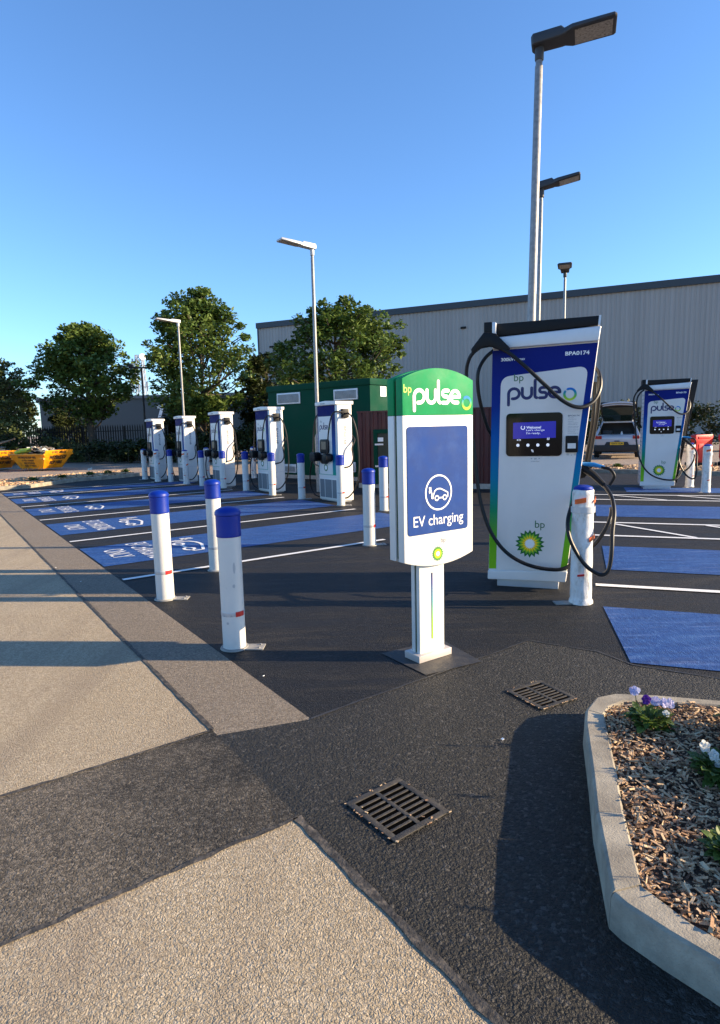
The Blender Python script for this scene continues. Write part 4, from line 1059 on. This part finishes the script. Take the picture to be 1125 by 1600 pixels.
# telecom mast
t = thing('telecom_mast', (-41.3,120,0), 0, 'distant grey lattice telecom mast with dish antenna', 'mast')
mb = MB(); lv = [0,3,6,8.5,10.5,12,13.2,14.3,15.3,16.2]; hw = lambda z: 1.05-.028*z
for sx in (-1,1):
    for sy in (-1,1): mb.tube([(sx*hw(0),sy*hw(0),0),(sx*hw(16.2),sy*hw(16.2),16.2)], .09, 5)
for a, b in zip(lv[:-1], lv[1:]):
    for s1, s2 in (((-1,-1),(1,-1)),((1,-1),(1,1)),((1,1),(-1,1)),((-1,1),(-1,-1))):
        mb.tube([(s1[0]*hw(a),s1[1]*hw(a),a),(s2[0]*hw(b),s2[1]*hw(b),b)], .05, 4); mb.tube([(s2[0]*hw(a),s2[1]*hw(a),a),(s1[0]*hw(b),s1[1]*hw(b),b)], .05, 4)
        mb.tube([(s1[0]*hw(b),s1[1]*hw(b),b),(s2[0]*hw(b),s2[1]*hw(b),b)], .05, 4)
mb.build('lattice', MASTGREY, t)
mb = MB(); mb.lathe([(.05,-.35),(.5,-.1),(.62,.0),(.62,.06)], n=18); d0 = mb.build('dish', LETTERWHITE, t); d0.location = (1.0,-1.0,15.8); d0.rotation_euler = (R(75),0,R(30))
mb = MB()
for x, y, z in ((-1.6,-1,10.2),(1.5,-1,10.3),(-1.7,.6,10.2),(0,-1.4,10.2),(-1.0,-1,14.6)): mb.box(x-.14,x+.14,y-.1,y+.1,z-.9,z+.9)
mb.tube([(-1.8,-1,10.2),(1.7,-1,10.2)], .07, 5); mb.build('antenna_panels', MASTGREY, t)
# dark floodlight column
t = thing('floodlight_column', (-11.65,34.0,0), 0, 'thin black column with a crossbar in front of the telecom mast', 'column')
MB().tube([(0,0,0),(.02,0,5.05)], [.07,.045], 8).build('pole', FENCEBLK, t)
MB().box(-.65,.62,-.04,.04,4.98,5.06).build('crossbar', FENCEBLK, t)
for x in (-.55,.50): MB().box(x-.12,x+.12,-.12,.06,5.06,5.2).build('floodlight', FENCEBLK, t, bevel=.02)

# ================================================================== SKIPS
def skip(x, y, rz, label, s=.94):
    t = thing('yellow_skip', (x, y, 0), rz, label, 'skip', 'yellow waste skips'); t.scale = (s, s, s)
    def rect(x0, x1, y0, y1, z): return [(x0,y0,z),(x1,y0,z),(x1,y1,z),(x0,y1,z)]
    mb = MB(); outer = [rect(.45,1.95,.22,1.28,.08), rect(0,2.42,0,1.5,.74)]; inner = [rect(.06,2.36,.06,1.44,.74), rect(.5,1.9,.28,1.22,.16)]
    mb.loft(outer+inner); mb.build('tub', SKIPYEL, t, bevel=.01)
    # raised end
    mb = MB(); mb.loft([[(2.42,-.01,.72),(2.42,1.51,.72),(2.50,1.51,.93),(2.50,-.01,.93)], [(2.37,-.01,.72),(2.37,1.51,.72),(2.45,1.51,.93),(2.45,-.01,.93)]]); mb.build('end_flap', SKIPYEL, t, bevel=.006)
    mb = MB(); mb.tube([(-.02,-.02,.74),(2.42,-.02,.74)], .04, 8); mb.tube([(-.02,1.52,.74),(2.42,1.52,.74)], .04, 8); mb.tube([(-.02,-.02,.74),(-.02,1.52,.74)], .04, 8); mb.build('rim', SKIPYEL, t)
    mb = MB()
    for a in (.6,.95,1.3,1.65): mb.box(a-.03,a+.03,.20,.24,.05,.16)
    for a in (.25,1.2): mb.tube([(a*2.42/1.2 if a > 1 else .28,-.06,.55),(a*2.42/1.2-.28 if a > 1 else .28,-.02,.55)], .05, 8)
    mb.build('lifting_lugs', SKIPYEL, t)
    k = (.22-0)/(.66)
    def PSide(a, b): return (a, (.74-b)*.333-.012, b)
    def PEnd(a, b): return (2.42-(.74-b)*.712+.012, a, b)
    mb = MB()
    put_text(mb, 'WEYBRIDGE SKIP HIRE', .55,1.75,.56,.66, PSide, .03); put_text(mb, '01932 344600', .75,1.55,.43,.51, PSide, .02); put_text(mb, 'RECYCLING', .85,1.55,.30,.38, PSide, .02); put_text(mb, 'NO TYRES', .85,1.6,.17,.25, PSide, .02)
    put_text(mb, 'WEYBRIDGE', .30,1.22,.50,.68, PEnd, .04); put_text(mb, 'SKIP HIRE', .42,1.10,.28,.43, PEnd, .04)
    put_text(mb, '01932 344600', .36,1.14,.765,.885, lambda a, b: (2.42+(b-.72)*.38+.008, a, b), .03)
    mb.build('skip_lettering', LETBLACK, t, smooth=0)
    return t
JUNK = [mat('waste_wood', (.22,.16,.11), .8, var=.3), mat('waste_grey', (.14,.15,.14), .8, var=.4), mat('waste_pale', (.5,.5,.46), .7, var=.2), mat('waste_lime', srgb(170,190,60), .6, var=.2), mat('waste_dark', (.03,.028,.026), .8, var=.3)]
def waste(x, y, rz, label, seed, boards):
    rnd = random.Random(seed); mb = MB()
    prof = []
    # heap body
    nx, ny = 12, 8; idx = {}
    vs = []; fs = []
    for i in range(nx+1):
        for j in range(ny+1):
            u = i/nx; v = j/ny; hz = .60+.36*math.sin(PI*u)**.6*math.sin(PI*v)**.6*(.7+.6*noise.noise((u*4, v*4, seed)))
            vs.append((.10+2.2*u, .08+1.34*v, hz))
    for i in range(nx):
        for j in range(ny):
            a = i*(ny+1)+j; fs.append((a, a+ny+1, a+ny+2, a+1))
    mb.add(vs, fs, 4)
    for i in range(90):
        l = rnd.choice((.15,.25,.5,.9 if boards else .4)); M = Matrix.Rotation(rnd.uniform(0,6),3,'Z') @ Matrix.Rotation(rnd.gauss(0,.25),3,'Y') @ Matrix.Rotation(rnd.gauss(0,.3),3,'X')
        px, py = rnd.uniform(.3,2.1), rnd.uniform(.2,1.3)
        mb.obox((px, py, .80+.16*math.sin(PI*px/2.4)+rnd.uniform(-.05,.08)), l, rnd.uniform(.06,.25), rnd.uniform(.02,.06), M, rnd.choice((0,0,1,1,2,4,4)))
    mb.tube(spline([(.35,.12,.82),(.6,.15,.90),(.95,.2,.93),(1.2,.3,.97)]), [.10]*25, 8, 3)
    if boards:
        for k in range(6): mb.obox((.9+.1*k, .5+.1*k, 1.02+.05*k), 1.9, .22, .03, Matrix.Rotation(.4,3,'Z') @ Matrix.Rotation(-.22,3,'Y'), 0)
    o = mb.build('waste_pile', JUNK, smooth=0, recalc=False); o.location = (x, y, 0); o.rotation_euler = (0,0,rz); o.scale = (.94,.94,.94)
    return tag(o, label, 'rubbish', kind='stuff')
rzs = R(-24)
ox, oy = -15.58, 27.51
skip(ox, oy, rzs, 'yellow skip with black lettering, its lit end facing right, nearest the car park')
waste(ox, oy, rzs, 'mixed builders waste with a lime green roll heaped in the lettered skip', 3, False)
skip(ox-2.75, oy+.75, rzs+.05, 'yellow skip cut off by the left picture edge, piled with boards')
waste(ox-2.75, oy+.75, rzs+.05, 'wooden boards heaped high in the skip at the left picture edge', 5, True)

# ================================================================== CAR
hx = W2(0,1); t = thing('parked_car', (10.72,25.6,0), math.atan2(-.40,.916), 'white hatchback car seen from behind with its tailgate raised', 'car')
def rr3(y, hw, z0, z1, r): return [(a, y, b) for a, b in rrect(-hw, hw, z0, z1, r, 4)]
mb = MB(); mb.loft([rr3(.02,.80,.56,.86,.06), rr3(.06,.88,.50,.93,.10), rr3(.30,.915,.40,.99,.12), rr3(1.2,.92,.34,1.00,.12), rr3(3.2,.92,.34,.99,.14), rr3(4.0,.86,.40,.88,.14), rr3(4.28,.72,.48,.72,.1)]); mb.build('body', CARWHITE, t, smooth=50)
mb = MB(); mb.loft([rr3(-.02,.83,.30,.54,.06), rr3(.10,.905,.26,.58,.06), rr3(.5,.925,.24,.42,.06)]); mb.prism([(-.48,.54),(.48,.54),(.40,.68),(-.40,.68)], -.012, .10); mb.build('rear_bumper', CARBLACK, t, bevel=.01)
mb = MB(); mb.loft([[(-.60,.42,1.46),(.60,.42,1.46),(.56,.42,1.54),(-.56,.42,1.54)],[(-.62,1.2,1.53),(.62,1.2,1.53),(.57,1.2,1.62),(-.57,1.2,1.62)],[(-.60,2.2,1.50),(.60,2.2,1.50),(.55,2.2,1.58),(-.55,2.2,1.58)]]); mb.build('roof', CARWHITE, t, bevel=.02)
for s in (-1,1):
    mb = MB(); mb.loft([[(s*.88,.14,.95),(s*.76,.12,.95),(s*.76,.34,.95),(s*.88,.40,.95)],[(s*.63,.40,1.50),(s*.55,.40,1.50),(s*.55,.58,1.50),(s*.63,.60,1.50)]]); mb.build('pillar', CARWHITE, t, bevel=.008)
    mb = MB(); mb.add([(s*.885,.45,.99),(s*.90,3.0,.99),(s*.63,2.3,1.50),(s*.635,.62,1.50)],[(0,1,2,3)]); mb.build('side_window', CARGLASS, t, smooth=0)
    mb = MB(); mb.prism(rrect(s*.72-.13,s*.72+.13,.80,.94,.02), -.005, .14); mb.build('tail_light', LAMPRED, t, bevel=.008)
    mb = MB(); mb.loft([rr3(0,.10,.0,.13,.03), rr3(.10,.08,.01,.12,.03)]); mo = mb.build('mirror', CARWHITE, t); mo.location = (s*1.0,2.5,.98)
    for y in (.75,3.4):
        mb = MB(); mb.lathe([(.20,-.1),(.31,-.10),(.325,-.06),(.325,.06),(.31,.10),(.20,.1)], n=24); wo = mb.build('wheel', TYRE, t); wo.location = (s*.80,y,.325); wo.rotation_euler = (0,PI/2,0)
        mb = MB(); mb.lathe([(.02,-.09),(.20,-.09),(.20,.09),(.02,.09)], n=16); ri = mb.build('rim', SILVER, wo)
MB().box(-.66,.66,.10,1.3,.88,.885).box(-.66,.66,1.28,1.3,.885,1.46).box(-.665,-.655,.3,1.28,.885,1.3).box(.655,.665,.3,1.28,.885,1.3).build('boot_interior', CARBLACK, t)
MB().box(-.60,-.2,.5,.9,.89,1.15).box(.1,.5,.4,.7,.89,1.02).build('boot_trim', CARBLACK, t, bevel=.03)
# raised tailgate: hinged at the roof, tilting up and back
mb = MB(); hz = [(.40,1.53),(-.10,1.80),(-.42,2.12),(-.46,2.24)]
secs = []
for (y, z), hw in zip(hz, (.56,.62,.68,.64)): secs.append([(-hw,y,z),(hw,y,z),(hw,y+.03,z+.07),(-hw,y+.03,z+.07)])
mb.loft(secs); tg = mb.build('tailgate', CARBLACK, t, bevel=.012)
mb = MB()
for y, z, r0 in ((-.47,2.245,.035),(-.44,2.17,.028)):
    mb.tube(spline([(-.66,y+.07,z-.05),(-.45,y+.01,z),(0,y,z+.03),(.45,y+.01,z),(.66,y+.07,z-.05)]), r0, 8)
mb.tube([(.60,-.40,2.10),(.55,-.10,1.80)], .022, 6); mb.build('tailgate_skin', CARWHITE, tg)
mb = MB(); mb.add([(-.50,.355,1.545),(.50,.355,1.545),(.56,-.11,1.795),(-.56,-.11,1.795)],[(0,1,2,3)]); mb.add([(-.56,-.115,1.79),(.56,-.115,1.79),(.60,-.425,2.10),(-.60,-.425,2.10)],[(0,1,2,3)]); mb.build('tailgate_glass', CARGLASS, tg, smooth=0).location = (0,-.012,-.012)
for s in (-1,1): MB().tube([(s*.66,.30,1.25),(s*.60,-.15,1.78)], .014, 6).build('gas_strut', BLACK, t)
mb = MB(); mb.box(-.26,.26,-.022,-.0125,.555,.665); pl = mb.build('number_plate', PLATEYEL, t)
mb = MB(); put_text(mb, 'GW73 XLM', -.22,.22,.575,.645, fr(-.0235), .04); mb.build('plate_lettering', LETBLACK, pl, smooth=0)
MB().box(-.10,.10,-.03,.01,.70,.73).build('boot_catch', CARBLACK, t)
# things in the boot
o = MB().lathe([(.04,0),(.045,.02),(.045,.14),(.02,.19),(.02,.22)], n=12).build('white_bottle', WHITE); o.location = (10.72+.17*.916+.30*.4, 25.6-.17*.40+.30*.916, .89); tag(o, 'small white bottle standing in the open car boot', 'bottle')

# ================================================================== RED BARRIERS
def barrier(x, y, rz, label):
    t = thing('red_barrier', (x, y, 0), rz, label, 'barrier', 'red plastic barriers')
    mb = MB(); mb.prism([(-.30,.14),(.30,.14),(.34,.30),(.34,.80),(.38,.86),(.38,1.0),(.35,1.03),(-.35,1.03),(-.38,1.0),(-.38,.86),(-.34,.80),(-.34,.30)], -.10, .10); mb.build('body', BARRED, t, bevel=.02)
    mb = MB(); mb.prism(rrect(-.26,.26,.90,.98,.02), -.115, -.10); mb.build('grip_panel', BARRED, t, bevel=.004)
    for x0 in (-.24,.02): MB().prism(rrect(x0,x0+.22,.32,.74,.03), -.112, -.098).build('rib_panel', BARRED, t, bevel=.004)
    for x0 in (-.22,.22): MB().prism(rquad([(x0-.13,-.34),(x0+.13,-.34),(x0+.13,.34),(x0-.13,.34)],[.06]*4), 0, .14, axis='z').build('foot', BLACK, t, bevel=.02)
    return t
barrier(11.10, 19.95, R(20), 'red plastic barrier seen beside the farther tapered charger, partly behind a wrapped bollard')
barrier(12.05, 19.9, R(-35), 'red plastic barrier cut off by the right picture edge')

# ================================================================== FAR PLANTER STRIPS
def planter(poly, kerb, name, seed, n, lab):
    struct(MB().sheet(poly, .06).build('planter_bed', MULCHBASE, smooth=0))
    mb = MB(); kerb_run(mb, kerb, offset_line(kerb, .13), .11); struct(mb.build('planter_kerb', KERBM))
    rnd = random.Random(seed); mb = MB(); xs = [p[0] for p in poly]; ys = [p[1] for p in poly]; c = 0
    while c < n:
        x = rnd.uniform(min(xs), max(xs)); y = rnd.uniform(min(ys), max(ys))
        if not inside(x, y, poly): continue
        c += 1
        mb.obox((x,y,.08+rnd.random()*.04), rnd.uniform(.05,.13), rnd.uniform(.03,.07), .025, Matrix.Rotation(rnd.uniform(0,6),3,'Z') @ Matrix.Rotation(rnd.gauss(0,.4),3,'X'))
    tag(mb.build('wood_chip_mulch', CHIPM, smooth=0, recalc=False), lab, 'mulch', kind='stuff')
LP = [(-11.2,16.6),(-9.75,17.9),(-9.30,20.0),(-8.35,21.0),(-7.95,22.0)]
planter([(-11.0,16.7),(-9.85,18.0),(-9.45,20.1),(-8.5,21.1),(-8.1,22.1),(-9.0,23.6),(-10.6,22.6),(-11.6,20.4),(-12.6,18.6)], list(reversed(LP)), 'l', 71, 2200, 'pale wood chips in the planting strip beyond the blue bays')
RP = [(7.0,18.6),(7.5,18.2),(8.4,17.75),(9.64,16.6),(12.3,14.6)]
planter([(7.0,18.8),(7.5,18.4),(8.4,17.95),(9.7,16.8),(12.4,14.8),(13.2,16.2),(10.6,18.8),(8.2,20.4),(7.2,20.0)], RP, 'r', 72, 2200, 'pale wood chips in the planting strip behind the farther tapered charger')
small = [(-10.75,18.0,'leafy pale flowered plant at the left end of the far planting strip',1),(-10.3,19.4,'small dark plant second from the left in the far planting strip',0),(-9.85,20.4,'small leafy plant third from the left in the far planting strip',0),(-9.3,21.3,'small white flowered plant in the middle of the far planting strip',1),(-8.95,21.9,'small dark plant near the right end of the far planting strip',0),(-8.55,22.5,'small plant at the right end of the far planting strip',0),(8.0,19.0,'small dark plant in the planting strip behind the nearest tapered charger',0)]
for i, (x, y, lab, fl) in enumerate(small):
    pansy(x, y, .20, lab, [(.04,0,.24,.05,PET_WHITE),(-.05,.02,.22,.05,PET_WHITE)] if fl else [], 80+i, .09)['group'] = 'small plants in the far strips'

# small litter on the road
mb = MB(); rnd = random.Random(91)
for x, y in ((-.62,3.62),(.66,2.78),(-2.9,6.2),(-3.5,6.9)):
    mb = MB(); mb.obox((0,0,.006), rnd.uniform(.012,.022), rnd.uniform(.006,.012), .003, Matrix.Rotation(rnd.uniform(0,6),3,'Z') @ Matrix.Rotation(.3,3,'X'))
    o = mb.build('paper_scrap', LETTERWHITE, smooth=0); o.location = (x, y, 0); tag(o, 'tiny pale scrap of litter lying on the road surface', 'litter', 'scraps of litter on the ground')

# ================================================================== LIGHT, SKY, CAMERA
SUN_AZ, SUN_EL = 94.5, 18.5
wd = bpy.data.worlds.new('World'); sc.world = wd; wd.use_nodes = True
nt = wd.node_tree; bg = nt.nodes['Background']
sky = nt.nodes.new('ShaderNodeTexSky'); sky.sky_type = 'NISHITA'; sky.sun_disc = False
sky.sun_elevation = R(SUN_EL); sky.sun_rotation = R(SUN_AZ); sky.air_density = 1.0; sky.dust_density = .3; sky.ozone_density = 6.3; sky.altitude = 60
nt.links.new(sky.outputs[0], bg.inputs[0]); bg.inputs[1].default_value = .125
su = bpy.data.lights.new('sun', 'SUN'); su.energy = 5.0; su.angle = R(.5); su.color = (1.0,.78,.50)
so = bpy.data.objects.new('sun', su); COL.objects.link(so)
d = Vector((math.sin(R(SUN_AZ))*math.cos(R(SUN_EL)), math.cos(R(SUN_AZ))*math.cos(R(SUN_EL)), math.sin(R(SUN_EL))))
so.rotation_euler = d.to_track_quat('Z', 'Y').to_euler(); so.location = d*40

cam = bpy.data.cameras.new('camera'); co = bpy.data.objects.new('camera', cam); COL.objects.link(co)
pt, rl = R(7.78), R(-1.389)
f = Vector((0, math.cos(pt), -math.sin(pt))); u = Vector((0, math.sin(pt), math.cos(pt))); x = Vector((1,0,0))
x2 = x*math.cos(rl)+u*math.sin(rl); u2 = -x*math.sin(rl)+u*math.cos(rl)
M = Matrix(((x2.x,u2.x,-f.x,0),(x2.y,u2.y,-f.y,0),(x2.z,u2.z,-f.z,1.505),(0,0,0,1)))
co.matrix_world = M
cam.sensor_fit = 'VERTICAL'; cam.sensor_height = 36; cam.lens = 960/1600*36; cam.clip_end = 4000; cam.clip_start = .05
sc.camera = co
sc.render.resolution_x = 720; sc.render.resolution_y = 1024
sc.view_settings.view_transform = 'Standard'; sc.view_settings.look = 'None'; sc.view_settings.exposure = 1.3; sc.view_settings.gamma = 1
